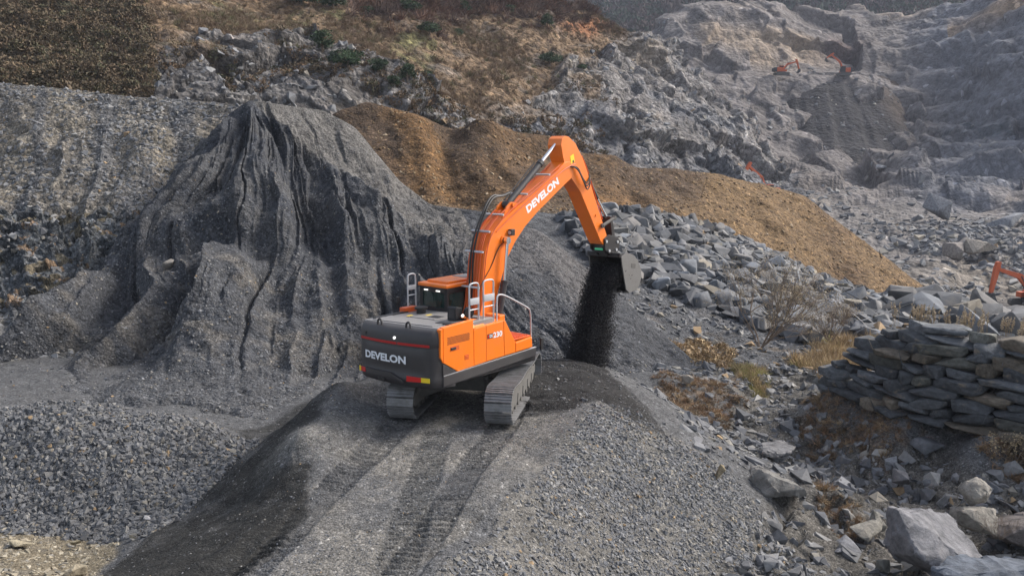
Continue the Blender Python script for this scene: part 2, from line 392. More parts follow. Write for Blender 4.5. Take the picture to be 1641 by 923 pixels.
# grouser prints
wob = fbm(P*2.5, 2, 22)
rel += m_trk*(-.05 + .028*np.sin(along*2*math.pi/.19+wob*.7)*sstep(-.5, .2, fbm(P*.9, 3, 31)))
old = (1-sstep(.3, .42, np.abs(side-.1-0.18*(along+3))))*m_ramp*(along < -2.6)
rel += old*(-.03+.017*np.sin((along*.98+side*.15)*2*math.pi/.19))
g.push(rel); P = g.P
PN = P
# colour
base = np.zeros(P.shape)+np.array((.135, .137, .142))
m_bank, m_fresh, m_heap, m_tan, m_slope, m_ramp = [blur(blur(a, 5, 0), 5, 1) for a in (m_bank, m_fresh, m_heap, m_tan, m_slope, m_ramp)]
n1 = fbm(P*.7, 4, 40); n2 = fbm(P*2.7, 4, 41)
base = mixc(base, (.222, .212, .196), m_ramp*sstep(-.6, .4, n1+.35*n2+.1))
base = mixc(base, (.085, .087, .092), m_ramp*m_trk*.62*sstep(-.6, .2, fbm(P*1.1, 3, 44)+.1))
base = mixc(base, (.11, .11, .108), old*.6)
base = mixc(base, (.19, .182, .168), m_slope)
base = mixc(base, (.036, .036, .035), m_bank*(1-.45*sstep(.1, .6, fbm(P*1.3, 3, 45))))
base = mixc(base, (.032, .031, .031), m_fresh*.95)
base = mixc(base, (.10, .105, .115), m_heap)
base = mixc(base, (.26, .215, .14), m_tan*(.8-.3*sstep(0, .5, n2)))
hump = np.exp(-((X-atz(475,690,.38)[0])**2+(Y-atz(475,690,.38)[1])**2)/.5)
base = mixc(base, (.27, .26, .24), np.clip(hump, 0, 1)*.8)
base = mixc(base, (.15, .14, .125), ravine*.9)
grs = zone(P, [tuple(atz(*q)[:2]) for q in [(1040,615,-1.5),(1180,600,-2.3),(1200,660,-2.6),(1090,680,-2.2)]], soft=.5)
base = mixc(base, (.20, .14, .09), grs*.7*sstep(-.3, .3, n2))
grs2 = zone(P, [tuple(atz(*q)[:2]) for q in [(1290,620,-1.8),(1500,690,-1.6),(1440,720,-2.0),(1280,680,-2.4)]], soft=.5)
base = mixc(base, (.14, .10, .07), grs2*.6*sstep(-.3, .3, n2))
base = base*(1+.18*n2[..., None])*(.72)
M_near = earth('near_ground', chip=22, chip_amt=.45, noise_amt=.28, bump=.75, bdist=.035, nscale=2.2, bright=.04)
o = g.mesh('ground', M_near, base); tag(o, 'compacted grey gravel ramp and ravine floor under the large excavator', 'ground', kind='structure')
near_grid = g

# ---- eroded mound of dark fines, with gullies
rows = [
 [(368,182,59),(380,174,58),(390,167,57),(400,162,56),(412,163,56),(432,165,56),(472,171,57),(520,177,58),(570,205,58),(640,290,56),(690,328,53),(780,340,50),(870,372,47),(1000,480,42),(1120,585,36),(1260,680,31)],
 [(318,245,55),(340,232,53.5),(362,222,52.5),(384,212,52),(416,214,52),(452,224,52.5),(500,240,53),(545,255,53.5),(595,280,53),(655,325,51),(715,352,49),(790,370,46),(880,405,43),(985,500,38.5),(1110,615,33.5),(1260,730,29)],
 [(252,325,49.5),(282,310,48),(316,298,47),(352,292,46.5),(404,297,46.5),(458,304,46.5),(512,315,47),(566,328,47.5),(625,350,47),(695,378,45.5),(745,392,43.5),(800,405,41.5),(890,450,39),(970,530,35.5),(1090,640,32),(1250,770,27)],
 [(170,410,45),(212,396,44),(258,388,43),(312,383,42.5),(390,386,42),(462,392,42),(528,397,42),(592,402,42),(655,412,42),(718,428,40.5),(765,440,39),(812,455,37.5),(900,500,36),(965,560,33.5),(1080,680,29.5),(1240,800,26)],
 [(40,500,40),(130,480,39),(210,470,38.5),(290,465,38),(370,465,37.5),(440,470,37.5),(520,475,37.5),(600,480,37),(670,490,36.5),(740,500,36),(810,510,34.5),(900,560,33),(970,610,31),(1040,680,29),(1110,730,27),(1220,830,25)],
 [(-90,590,35),(0,590,35),(120,580,34.5),(240,575,34),(340,575,33.5),(430,570,33.5),(520,575,33),(600,580,33),(680,590,32.5),(750,600,32),(820,610,31),(900,630,30),(980,670,28.5),(1040,720,27),(1100,770,25),(1200,860,23.5)],
 [(-160,650,30),(0,650,30),(120,645,29.5),(240,645,29),(340,650,28.5),(430,655,28),(520,665,28),(600,680,27.5),(680,700,27),(750,710,26.5),(820,720,26),(900,740,25),(980,780,24),(1040,820,23),(1100,860,22),(1200,940,21)],
 [(-200,740,26),(0,740,26),(120,740,26),(240,745,25),(340,750,25),(430,755,24.5),(520,765,24),(600,780,24),(680,800,24),(750,810,23.5),(820,820,23),(900,840,23),(980,870,22),(1040,920,21),(1100,960,20),(1200,1040,19)],
]
g, G = patch(rows, 560, 900, 14, 16, byindex=True)
gy, gx = G[..., 1], G[..., 0]
nr, nc = gy.shape; U = np.linspace(0, 1, nc)[None]*np.ones((nr, 1)); V = np.linspace(0, 1, nr)[:, None]*np.ones((1, nc))
S = g.P.copy()
uw = U + .036*vnoise(np.stack([U*7, V*5, V*0], -1), 60)+.009*vnoise(np.stack([U*26, V*12, V*0], -1), 61)+.0025*vnoise(np.stack([U*80, V*50, V*0], -1), 59)
def gul(k, kv, s, sharp=1.0):
    q = vnoise(np.stack([uw*k, V*kv, V*0], -1), s); return 1-np.abs(q)*2.2         # sharp crests
plateau = sstep(0, .05, U-.22-1.15*V)*(1-sstep(.28, .36, V))*(U < .70)
upper = sstep(.02, .12, V)*(1-sstep(.38, .50, V)); lower = sstep(.40, .55, V)*(1-sstep(.66, .80, V))
rightside = sstep(.58, .70, U)
d_apex = np.exp(-((U-.2)/.05)**2-(V/.06)**2)
a_up = upper*(1-.85*plateau)*(1-rightside*.9)*sstep(-.05, .05, U)
a_lo = lower*(1-rightside*.75)
amp_ = 1+.6*vnoise(np.stack([U*12, V*9, V*0], -1), 58)
def cut(k, kv, s, wd=4.): return -np.clip(1-np.abs(vnoise(np.stack([uw*k, V*kv, V*0], -1), s))*wd, 0, 1)
d = a_up*(.72*gul(11, 1.8, 62)+.62*gul(23, 3.4, 55)+.22*gul(52, 6.5, 63)+.10*gul(110, 12, 64)+.75*cut(20, 2.4, 54)+.45*cut(44, 5, 53)) + a_lo*amp_*(1.02*gul(12, 1.7, 65)+.42*gul(30, 4, 66)+.12*gul(90, 12, 57)+.7*cut(16, 2.2, 52))
d *= 1-.7*np.exp(-(V/.20)**2)*(1-sstep(.12, .19, U))
d -= .9*np.exp(-((V-.46-.03*vnoise(np.stack([U*9, V*0, V*0], -1), 67))/.035)**2)*(1-rightside)*(.6+.6*vnoise(np.stack([U*14, V*3, V*0], -1), 70))
d += plateau*(.30*np.minimum(0, gul(50, 3, 68)))
d += fbm(S*.35, 4, 69)*.55*sstep(0, .1, V) + d_apex*.35 + fbm(S*1.7, 4, 71)*.17 + fbm(S*5, 2, 72)*.045
d *= sstep(0, .03, V)*.9+.1
g.push(d*.82)
dark = (.060, .063, .070)
n1 = fbm(S*.25, 4, 73); n2 = fbm(S*1.2, 4, 74); n3 = ridged(S*.5, 3, 75)
base = np.zeros(S.shape)+np.array(dark)
base = mixc(base, (.044, .048, .057), (1-plateau)*(1-rightside)*(1-sstep(.36, .52, V))*.8)
base = mixc(base, (.125, .119, .112), plateau*.95)
base = mixc(base, (.14, .125, .105), (1-rightside)*sstep(.25, .8, n3+n2*.5)*lower*.5)
base = mixc(base, (.085, .087, .092), sstep(.68, .85, V)*.8)
base = mixc(base, (.105, .10, .10), rightside*sstep(-.2, .5, vnoise(np.stack([uw*26, V*2, V*0], -1), 77))*(1-sstep(.25, .45, V))*.9)
base = mixc(base, (.045, .048, .055), sstep(.1, .6, -n1)*.5)
base = mixc(base, (.10, .098, .095), sstep(.1, .6, n3)*a_up*.4)
base *= (1+.2*n2[..., None])
M_mound = earth('dark_fines', chip=9, chip_amt=.42, noise_amt=.30, bump=.8, bdist=.09, nscale=1.1, bright=.022)
o = g.mesh('eroded_mound', M_mound, base); tag(o, 'tall dark grey mound of fines cut by rain gullies behind the excavator', 'mound', kind='structure')
mound_grid, mound_V, mound_U = g, V, U

# ---- scree bank on the left
rows = [
 [(-140,120,66),(0,133,64),(100,143,63),(200,154,62),(300,161,62),(370,167,61),(470,172,61)],
 [(-140,190,60),(0,200,58),(100,205,57.5),(200,215,57),(300,225,57),(380,235,56),(480,250,56)],
 [(-140,270,56),(0,275,53),(100,280,52.5),(200,285,52.5),(300,300,52.5),(390,310,52),(480,330,52)],
 [(-140,350,50),(0,355,49),(90,360,48.5),(170,360,48.5),(250,370,48),(330,390,47.5),(430,420,47)],
 [(-140,440,46),(0,440,45),(80,440,44),(150,440,44),(220,440,44),(300,460,43),(400,490,42)],
 [(-140,530,40),(0,530,40),(80,540,39),(150,560,38),(220,580,38),(300,600,37),(400,620,36)],
 [(-140,640,33),(0,640,33),(80,650,32),(150,660,31),(220,680,31),(300,700,30),(400,720,29)],
]
g, G = patch(rows, 420, 520, 14, 16)
nr, nc = G.shape[:2]; U = np.linspace(0, 1, nc)[None]*np.ones((nr, 1)); V = np.linspace(0, 1, nr)[:, None]*np.ones((1, nc))
S = g.P.copy(); uw = U+.03*vnoise(np.stack([U*6, V*4, V*0], -1), 80)
strata = zone(S, [tuple(at(*q)[:2]) for q in [(-150,340,51),(230,350,49),(215,400,46),(90,520,41),(-150,500,41)]], soft=.6)
st = np.einsum('...i,i->...', S, [.5, .2, .9])
d = .24*(1-np.abs(vnoise(np.stack([uw*17, V*3.4, V*0], -1), 81))*2.4)*sstep(0.02, .25, V) + fbm(S*.4, 4, 82)*.5+fbm(S*1.6, 4, 83)*.16+fbm(S*5, 2, 84)*.05
d += strata*(chunks(S@np.array([[.8, .3, 0], [-.3, .5, .6], [.4, -.5, 1.2]]), 9)[0]*.5+chunks(S*2.3, 10)[0]*.16)
d *= .1+.9*sstep(0, .04, V)
g.push(d)
n1 = fbm(S*.3, 4, 85); n2 = fbm(S*1.3, 4, 86)
base = np.zeros(S.shape)+np.array((.14, .128, .112))
base = mixc(base, (.19, .168, .135), sstep(-.2, .5, n1))
base = mixc(base, (.085, .088, .095), sstep(.05, .5, vnoise(np.stack([uw*22, V*1.3, V*0], -1), 87))*.8)
base = mixc(base, (.10, .104, .11), sstep(.5, .9, V)*.8)
cid = chunks(S@np.array([[.8, .3, 0], [-.3, .5, .6], [.4, -.5, 1.2]])*1.5, 9)[1]
base = mixc(base, (.075, .085, .095), strata*.8); base = mixc(base, (.21, .135, .075), strata*(cid > .90)*.7); base = mixc(base, (.14, .12, .085), strata*((cid > .5) & (cid < .68)))
base *= (1+.22*n2[..., None])
M_scree = earth('scree', chip=4.5, chip_amt=.5, noise_amt=.32, bump=.85, bdist=.16, nscale=.8, bright=.05)
o = g.mesh('scree_bank', M_scree, base); tag(o, 'grey stony bank with pale chips, left of the gullied dark mound', 'bank', kind='structure')
scree_grid, scree_V, scree_strata = g, V, strata

# ---- ochre spoil heap
rows = [
 [(500,205,84),(548,176,84),(590,163,85),(650,183,84),(700,201,84),(745,207,84),(780,200,84),(830,214,85),(880,217,86),(930,245,87),(985,250,88),(1020,269,89),(1080,271,91),(1150,279,94),(1220,295,97),(1290,313,99),(1330,345,98),(1400,398,95),(1460,443,92),(1500,474,90),(1560,500,88)],
 [(500,255,78),(580,215,79),(650,230,78.5),(745,250,78.5),(830,260,79),(930,285,81),(1020,300,83),(1150,320,86),(1260,350,89),(1340,390,90),(1420,440,88),(1480,472,86),(1540,500,84)],
 [(500,310,73),(600,290,73),(690,300,73),(800,305,73),(900,315,74),(1000,325,76),(1100,345,79),(1200,375,82),(1290,415,83),(1380,450,83),(1460,480,82),(1520,505,80)],
 [(500,350,69),(620,350,69),(700,345,68),(800,345,68),(900,360,69),(1000,370,71),(1100,390,73),(1200,420,76),(1280,450,77),(1370,480,77),(1450,500,76),(1500,520,75)],
 [(500,430,60),(620,430,60),(700,430,60),(800,430,60),(900,440,60),(1000,450,61),(1100,470,62),(1200,500,63),(1280,530,64),(1370,550,64),(1450,570,64),(1500,590,64)],
]
g, G = patch(rows, 340, 760, 7, 12)
nr, nc = G.shape[:2]; U = np.linspace(0, 1, nc)[None]*np.ones((nr, 1)); V = np.linspace(0, 1, nr)[:, None]*np.ones((1, nc)); S = g.P.copy()
uw = U+.02*vnoise(np.stack([U*6, V*4, V*0], -1), 90)-.10*V
d = .35*vnoise(np.stack([uw*36, V*1.5, V*0], -1), 91)*sstep(.05, .2, V)+fbm(S*.3, 4, 92)*.5+fbm(S*1.5, 3, 93)*.10
d += 1.5*np.exp(-((G[..., 0]-778)/42)**2)*(1-sstep(.1, .5, V))+.9*np.exp(-((G[..., 0]-660)/50)**2)*(1-sstep(.1, .4, V))-.7*np.exp(-((G[..., 0]-722)/20)**2)*(1-sstep(.1, .4, V))
lob = vnoise(np.stack([uw*11, V*1.2, V*0], -1), 99); d += .8*lob*sstep(0, .15, V)*(U < .6)
g.push(d*(.35+.65*sstep(0, .06, V)))
n1 = vnoise(np.stack([uw*14, V*1.5, V*0], -1), 94)+.5*fbm(S*.5, 4, 95); n2 = fbm(S*1.3, 4, 96)
base = np.zeros(S.shape)+np.array((.10, .060, .030))
base = mixc(base, (.075, .050, .032), sstep(-.2, .5, n1)*(1-.6*sstep(.5, .8, U)))
base = mixc(base, (.165, .108, .055), sstep(.5, .62, U)*.75*sstep(-.6, .3, -n1+.3))
base = mixc(base, (.17, .092, .035), sstep(.1, .6, -n1)*.5*(U < .5))
base = mixc(base, (.15, .125, .095), sstep(.52, .72, V)*sstep(.55, .3, U)*.7)
base *= (1+.2*n2[..., None])
M_brown = earth('ochre_spoil', chip=4.2, chip_amt=.42, noise_amt=.28, bump=.75, bdist=.12, nscale=.8, bright=.05)
o = g.mesh('spoil_heap', M_brown, base); tag(o, 'long ochre brown spoil heap behind the excavator boom', 'heap', kind='structure')
spoil_grid, spoil_V, spoil_U = g, V, U

# ---- ground under the boulder pile
rows = [
 [(840,338,60),(900,340,61),(1000,333,64),(1100,352,68),(1200,390,71),(1270,425,71),(1330,452,69),(1400,472,66),(1500,480,64),(1641,510,61),(1760,520,60)],
 [(840,370,55),(900,370,56),(1000,375,58),(1100,395,60),(1200,425,61),(1270,450,61),(1330,475,59),(1400,490,57),(1500,500,56),(1641,530,54),(1760,545,53)],
 [(840,420,48),(900,425,49),(1000,430,49),(1100,450,50),(1200,475,50),(1270,495,49),(1330,505,49),(1400,515,48),(1500,525,48),(1641,550,47),(1760,560,46)],
 [(860,500,41),(900,505,41),(1000,510,40),(1060,515,41),(1150,530,41.5),(1270,545,41),(1330,550,41),(1400,555,41),(1500,560,40),(1641,575,39),(1760,585,39)],
 [(880,600,34),(900,600,34),(1000,620,33),(1060,620,33),(1150,610,34),(1270,600,34),(1330,600,34),(1400,610,33),(1500,620,33),(1641,630,32),(1760,650,31)],
 [(880,720,28),(1000,720,28),(1150,700,28),(1330,700,28),(1500,690,28),(1760,700,28)],
]
g, G = patch(rows, 260, 420, 8, 10)
V = np.linspace(0, 1, 260)[:, None]*np.ones((1, 420)); S = g.P.copy()
g.push(fbm(S*.4, 4, 97)*.3+fbm(S*1.5, 4, 98)*.12-.15)
n2 = fbm(S*1.1, 4, 100)
base = np.zeros(S.shape)+np.array((.085, .088, .095)); base = mixc(base, (.13, .105, .08), sstep(0, .5, n2)*sstep(.45, .7, V)*.8); base *= (1+.2*n2[..., None])
o = g.mesh('hillside', M_mound, base); tag(o, 'dark stony hillside under the grey boulder pile', 'hillside', kind='structure')
pile_grid, pile_G = g, G

# ---- mountain on the left: brush slope, grass, cliff band
rows = [
 [(-160,-230,150),(100,-220,152),(250,-200,156),(400,-150,160),(550,-100,166),(700,-60,176),(850,-22,188),(905,2,195),(950,20,200),(975,48,205),(1045,55,225),(1080,70,240)],
 [(-160,-60,118),(100,-55,122),(250,-45,130),(400,-20,140),(550,0,150),(700,15,160),(850,30,172),(960,60,188),(1020,80,200),(1110,120,220)],
 [(-160,0,102),(100,0,106),(240,10,112),(400,55,118),(550,75,125),(700,75,140),(850,85,154),(970,100,170),(1050,120,185),(1160,180,205)],
 [(-160,60,92),(100,70,94),(240,60,98),(400,100,104),(550,120,110),(700,120,124),(850,145,140),(980,150,155),(1080,170,170),(1210,230,190)],
 [(-160,120,84),(100,130,85),(240,130,88),(400,150,93),(550,165,98),(700,190,112),(850,200,126),(1000,210,140),(1120,230,155),(1250,270,178)],
 [(-160,190,77),(100,200,78),(240,205,82),(400,205,88),(550,215,93),(700,245,104),(850,260,118),(1010,270,130),(1150,285,145),(1290,300,165)],
 [(-160,300,72),(100,310,72),(240,310,76),(400,310,82),(550,310,88),(700,320,98),(850,340,108),(1020,350,118),(1160,360,130),(1300,370,150)],
]
NRm, NCm = 520, 900
g, G = patch(rows, NRm, NCm, 16, 12)
px, py = G[..., 0], G[..., 1]; S = g.P.copy(); V = np.linspace(0, 1, NRm)[:, None]*np.ones((1, NCm)); U = np.linspace(0, 1, NCm)[None]*np.ones((NRm, 1))
# where bare rock breaks through
cl_top = np.interp(px, [-200, 235, 250, 400, 560, 640, 760, 850, 930, 980, 1300], [400, 400, 50, 72, 92, 150, 170, 150, 90, 60, 40])
nn = fbm(S*.05, 4, 110)
m_rock = sstep(-6, 14, (py-cl_top)+nn*40)
m_rock = m_rock*(1-.75*sstep(.1, .35, fbm(S*np.array([.06, .06, .16]), 4, 111))*(px < 960))
m_bush = sstep(0, 30, 245-px+nn*50)
q = S@np.array([[1.15, .25, .10], [-.2, 1, .30], [-.62, -.2, .42]])
d = m_rock*(chunks(q*.06, 20)[0]*2.4+chunks(q*.17, 21)[0]*1.2+chunks(q*.45, 22)[0]*.42+chunks(q*1.1, 23)[0]*.14)
d += (1-m_rock)*(fbm(S*.12, 5, 112)*2.2+fbm(S*.8, 3, 113)*.3)+fbm(S*.045, 3, 114)*3+fbm(S*2., 2, 115)*.12
d += m_bush*ridged(S*.35, 4, 116)*.8
d = blur(blur(d, 1, 0), 1, 1)
g.push(d)
n1 = fbm(S*.07, 5, 117); n2 = fbm(S*.5, 4, 118); n3 = fbm(S*.14+9, 4, 119)
ida = chunks(q*.17, 21)[1]; idb = chunks(q*.45, 22)[1]
base = np.zeros(S.shape)+np.array((.165, .155, .15))
base = base*(.72+.5*ida[..., None])*(.82+.36*idb[..., None])
base = mixc(base, (.24, .20, .155), sstep(.15, .6, n1+.3*n3)*.6); base = mixc(base, (.12, .13, .15), sstep(.05, .5, -n1)*.6)
base = mixc(base, (.27, .26, .25), (idb > .88)*.6)
base = base*lerp(.62, 1., sstep(480, 800, px))[..., None]          # the left part of the band is darker slate
veg = 1-m_rock
gc = np.zeros(S.shape)+np.array((.24, .165, .10)); gc = mixc(gc, (.16, .11, .07), sstep(-.1, .4, n2)); gc = mixc(gc, (.15, .145, .06), sstep(.0, .35, n3)*.8*(px < 700))
gc = mixc(gc, (.17, .155, .14), sstep(.1, .5, fbm(S*.3, 4, 120))*.55)
gc = mixc(gc, (.125, .095, .060), m_bush*.85); gc = mixc(gc, (.085, .082, .050), m_bush*sstep(.05, .5, n3+.4*n2)); gc = mixc(gc, (.18, .12, .075), m_bush*sstep(.15, .5, -n3)*.7)
cut = np.exp(-((px-935)/34)**2-((py-44)/10)**2); gc = mixc(gc, (.42, .20, .10), np.clip(cut*1.6, 0, 1))
base = base*(1-veg[..., None])+gc*.74*veg[..., None]
base *= (1+.25*n2[..., None])
M_mount = earth('mountain', chip=1.1, chip_amt=.35, noise_amt=.42, bump=.9, bdist=.5, nscale=.55, bright=.02)
o = g.mesh('mountain', M_mount, base, smooth=False); tag(o, 'mountainside with dry brush, brown grass and a broken grey cliff band', 'mountain', kind='structure')
mt_grid, mt_veg, mt_bush, mt_G, mt_rock = g, veg, m_bush, G, m_rock

# ---- far quarry walls and floor
rows = [
 [(985,70,330),(1040,52,330),(1100,18,335),(1160,8,340),(1230,18,345),(1320,30,355),(1400,12,360),(1470,8,360),(1540,0,350),(1600,-30,330),(1700,-90,310),(1800,-140,300)],
 [(985,100,290),(1060,85,300),(1130,75,305),(1240,68,315),(1350,70,325),(1450,60,325),(1540,45,310),(1620,20,290),(1700,-10,270),(1800,-40,260)],
 [(1000,140,270),(1080,110,280),(1180,110,290),(1240,112,296),(1350,112,300),(1430,125,290),(1520,130,270),(1620,120,250),(1700,110,235),(1800,100,225)],
 [(1010,180,245),(1080,150,262),(1180,130,276),(1240,124,284),(1350,124,286),(1440,160,270),(1530,190,245),(1620,200,220),(1700,205,205),(1800,210,195)],
 [(1020,230,210),(1110,210,232),(1190,215,244),(1260,215,256),(1370,220,256),(1450,240,240),(1540,255,215),(1640,260,195),(1720,265,180),(1800,270,172)],
 [(1040,280,175),(1140,270,205),(1220,282,215),(1300,280,222),(1400,285,220),(1480,292,200),(1560,320,175),(1650,340,158),(1740,350,148),(1820,360,140)],
 [(1060,330,150),(1150,320,165),(1240,330,168),(1330,345,165),(1420,360,155),(1500,375,145),(1580,390,136),(1660,400,130),(1740,410,125),(1820,420,120)],
 [(1080,400,120),(1180,400,128),(1270,405,132),(1350,415,130),(1430,430,124),(1500,448,118),(1580,475,112),(1650,480,110),(1740,490,106),(1840,500,102)],
 [(1100,480,100),(1200,480,100),(1300,480,100),(1400,490,100),(1480,498,98),(1560,510,94),(1650,520,92),(1740,530,90),(1860,540,88)],
 [(1100,560,80),(1200,560,80),(1300,560,80),(1400,560,80),(1480,570,80),(1560,580,78),(1650,590,76),(1740,600,74),(1860,610,74)],
]
g, G = patch(rows, 620, 720, 12, 12)
px, py = G[..., 0], G[..., 1]; S = g.P.copy(); NRq, NCq = px.shape
floor = sstep(300, 345, py+fbm(S*.03, 3, 130)*25-.05*(px-1400)); bench = np.exp(-((py-116)/9)**2)*(px > 1180)*(px < 1400)
q = S@np.array([[1, -.2, .1], [.2, 1, -.3], [.25, .3, .9]])
d = (1-floor)*(1-.8*bench)*(chunks(q*.030, 30)[0]*3.8+chunks(q*.085, 31)[0]*1.9+chunks(q*.26, 32)[0]*.55+chunks(q*.65, 33)[0]*.18+fbm(S*.02, 4, 131)*6)
zz = S[..., 2]*.13+fbm(S*.012, 3, 137)*2.2+S[..., 0]*.012; tri_ = np.abs((zz % 1)*2-1); zz2 = zz*3.1+fbm(S*.05, 2, 138); d += (1-floor)*(1-bench)*((sstep(.15, .75, tri_)-.5)*2.2+(np.abs((zz2 % 1)*2-1)-.5)*.7)*sstep(1360, 1480, px)
d += floor*(fbm(S*.08, 4, 132)*1.8+chunks(S*.35, 34)[0]*.45+chunks(S*.9, 35)[0]*.22)
pad = sstep(1540, 1560, px)*np.exp(-((py-492)/12)**2); d *= (1-pad)
d = blur(blur(d, 3, 0), 2, 1)
g.push(d)
n1 = fbm(S*.022, 5, 133); n2 = fbm(S*.2, 4, 134); ida = chunks(q*.085, 31)[1]; idb = chunks(q*.26, 32)[1]
base = np.zeros(S.shape)+np.array((.155, .142, .137)); base = base*(.8+.36*ida[..., None])*(.88+.24*idb[..., None])
base = mixc(base, (.125, .138, .165), sstep(1400, 1530, px+n1*90)*.7*(1-floor)); base = mixc(base, (.33, .255, .18), sstep(.12, .5, n1)*.65*(1-floor))
vein = np.exp(-((py-(215-(px-1400)*.02+n2*14))/5)**2)*(px > 1460); base = mixc(base, (.06, .075, .09), vein*.7)
tanb = np.exp(-((py-(28-(px-1590)*.45))/12)**2)*(px > 1520); base = mixc(base, (.33, .23, .14), tanb*.7)
base = mixc(base, (.085, .06, .055), np.exp(-((px-1350)/32)**2-((py-78)/14)**2)*1.2*.8)
base = mixc(base, (.165, .155, .148), floor*.7); base = mixc(base, (.19, .165, .135), floor*sstep(0, .4, fbm(S*.05+3, 4, 135))*.7)
base = mixc(base, (.05, .05, .055), pad*.8); road = np.exp(-((py-(302-(px-1260)*.2))/5)**2)*(px > 1200)*(px < 1330); base = mixc(base, (.10, .105, .115), road)
base *= (1+.22*n2[..., None])
M_far = earth('far_rock', chip=.7, chip_amt=.2, noise_amt=.35, bump=.8, bdist=.7, nscale=.22, bright=.02)
o = g.mesh('quarry_face', M_far, base, smooth=False); tag(o, 'far grey quarry face and rubble floor at the right', 'quarry', kind='structure')
far_grid, far_floor, far_G = g, floor, G

# dark tip of fines below the upper bench
rows = [
 [(1225,128,290),(1262,122,291),(1300,118,292),(1350,119,292),(1385,119,292),(1412,121,290),(1440,130,288),(1452,150,286)],
 [(1222,190,268),(1262,185,270),(1310,180,271),(1370,180,271),(1420,180,269),(1452,190,266),(1475,212,262)],
 [(1205,262,240),(1262,255,244),(1320,250,246),(1380,250,246),(1440,252,243),(1490,262,236),(1530,275,230)],
 [(1195,300,218),(1262,310,222),(1330,315,224),(1400,315,222),(1460,318,218),(1520,320,210),(1570,330,205)],
]
g, G = patch(rows, 220, 300, 8, 10); S = g.P.copy(); px, py = G[..., 0], G[..., 1]
U = np.linspace(0, 1, 300)[None]*np.ones((220, 1)); V = np.linspace(0, 1, 220)[:, None]*np.ones((1, 300))
prof = np.sin(np.clip(U, 0, 1)*math.pi)**.5
g.push((prof-.55)*10*sstep(-.05, .3, V)*(1-.55*sstep(.5, 1, V))+fbm(S*.1, 4, 140)*.7+.5*vnoise(np.stack([U*26, V*1.5, V*0], -1), 141)*sstep(.1, .3, V))
n2 = fbm(S*.3, 4, 142)
base = np.zeros(S.shape)+np.array((.030, .030, .034)); base = mixc(base, (.062, .060, .062), sstep(.45, .85, V)*.8); base = mixc(base, (.085, .067, .056), sstep(.68, .85, U)*(1-sstep(.3, .7, V))*.9)
base *= (1+.2*n2[..., None])
o = g.mesh('dark_talus', M_far, base); tag(o, 'dark cone of tipped fines below the upper quarry bench', 'talus', kind='structure')
talus_grid = g

# wooded ridge behind everything
rows = [
 [(600,-90,760),(800,-60,740),(900,-10,720),(925,5,710),(950,-20,700),(1100,-60,690),(1400,-90,680),(1700,-150,660),(2000,-200,640)],
 [(600,0,620),(800,20,600),(900,30,590),(950,30,580),(1100,20,560),(1400,10,540),(1700,-20,520),(2000,-40,500)],
 [(600,100,480),(800,100,480),(900,100,470),(950,100,460),(1100,90,440),(1400,80,430),(1700,60,420),(2000,50,400)],
]
g, G = patch(rows, 160, 260, 8, 10); S = g.P.copy()
g.push(fbm(S*.01, 4, 150)*14+fbm(S*.06, 4, 151)*3)
n1 = fbm(S*.012, 4, 152); base = np.zeros(S.shape)+np.array((.085, .075, .06)); base = mixc(base, (.045, .055, .035), sstep(0, .3, n1)); 
o = g.mesh('hills', M_far, base); tag(o, 'wooded hills beyond the quarry rim', 'hills', kind='structure')
hill_grid = g; hill_n = n1

# valley floor out to the horizon
bm = bmesh.new(); bmesh.ops.create_circle(bm, cap_ends=True, segments=64, radius=1200)
me = bpy.data.meshes.new('valley_floor'); bm.to_mesh(me); bm.free()
me.color_attributes.new('Col', 'FLOAT_COLOR', 'POINT').data.foreach_set('color', np.tile([.1, .1, .1, 1], len(me.vertices)).astype(np.float32))
me.materials.append(M_far); o = link_mesh('terrain', me); o.location = (0, 200, -24); tag(o, 'wide valley floor reaching the horizon', 'terrain', kind='structure')
# ================================================================== MESH HELPERS
def fin(name, bm, mat, parent=None, smooth=False, loc=None):
    bmesh.ops.recalc_face_normals(bm, faces=bm.faces)
    me = bpy.data.meshes.new(name); bm.to_mesh(me); bm.free(); me.materials.append(mat)
    if smooth:
        for p in me.polygons: p.use_smooth = True
        try: me.set_sharp_from_angle(angle=R(38))
        except Exception: pass
    o = bpy.data.objects.new(name, me); COL.objects.link(o)
    if parent: o.parent = parent
    return o
def add_box(bm, x0, x1, y0, y1, z0, z1, bev=0., M=None):
    vs = [bm.verts.new((x, y, z)) for x in (x0, x1) for y in (y0, y1) for z in (z0, z1)]
    fs = [bm.faces.new([vs[i] for i in f]) for f in ((0, 1, 3, 2), (4, 6, 7, 5), (0, 4, 5, 1), (2, 3, 7, 6), (0, 2, 6, 4), (1, 5, 7, 3))]
    if M is not None:
        for v in vs: v.co = M @ v.co
    if bev:
        es = list({e for f in fs for e in f.edges})
        bmesh.ops.bevel(bm, geom=es, offset=bev, segments=2, affect='EDGES', profile=.6)
def add_prism(bm, prof, y0, y1, bev=0., rear=None):
    """prof: (x, z) outline, extruded along y"""
    a = [bm.verts.new((x, y0, z)) for x, z in prof]; b = [bm.verts.new((x, y1, z)) for x, z in prof]
    n = len(prof); fs = [bm.faces.new(a), bm.faces.new(b[::-1])]
    for i in range(n): fs.append(bm.faces.new([a[i], b[i], b[(i+1) % n], a[(i+1) % n]]))
    if bev:
        es = list(set(fs[0].edges) | set(fs[1].edges))
        bmesh.ops.bevel(bm, geom=es, offset=bev, segments=2, affect='EDGES', profile=.6)
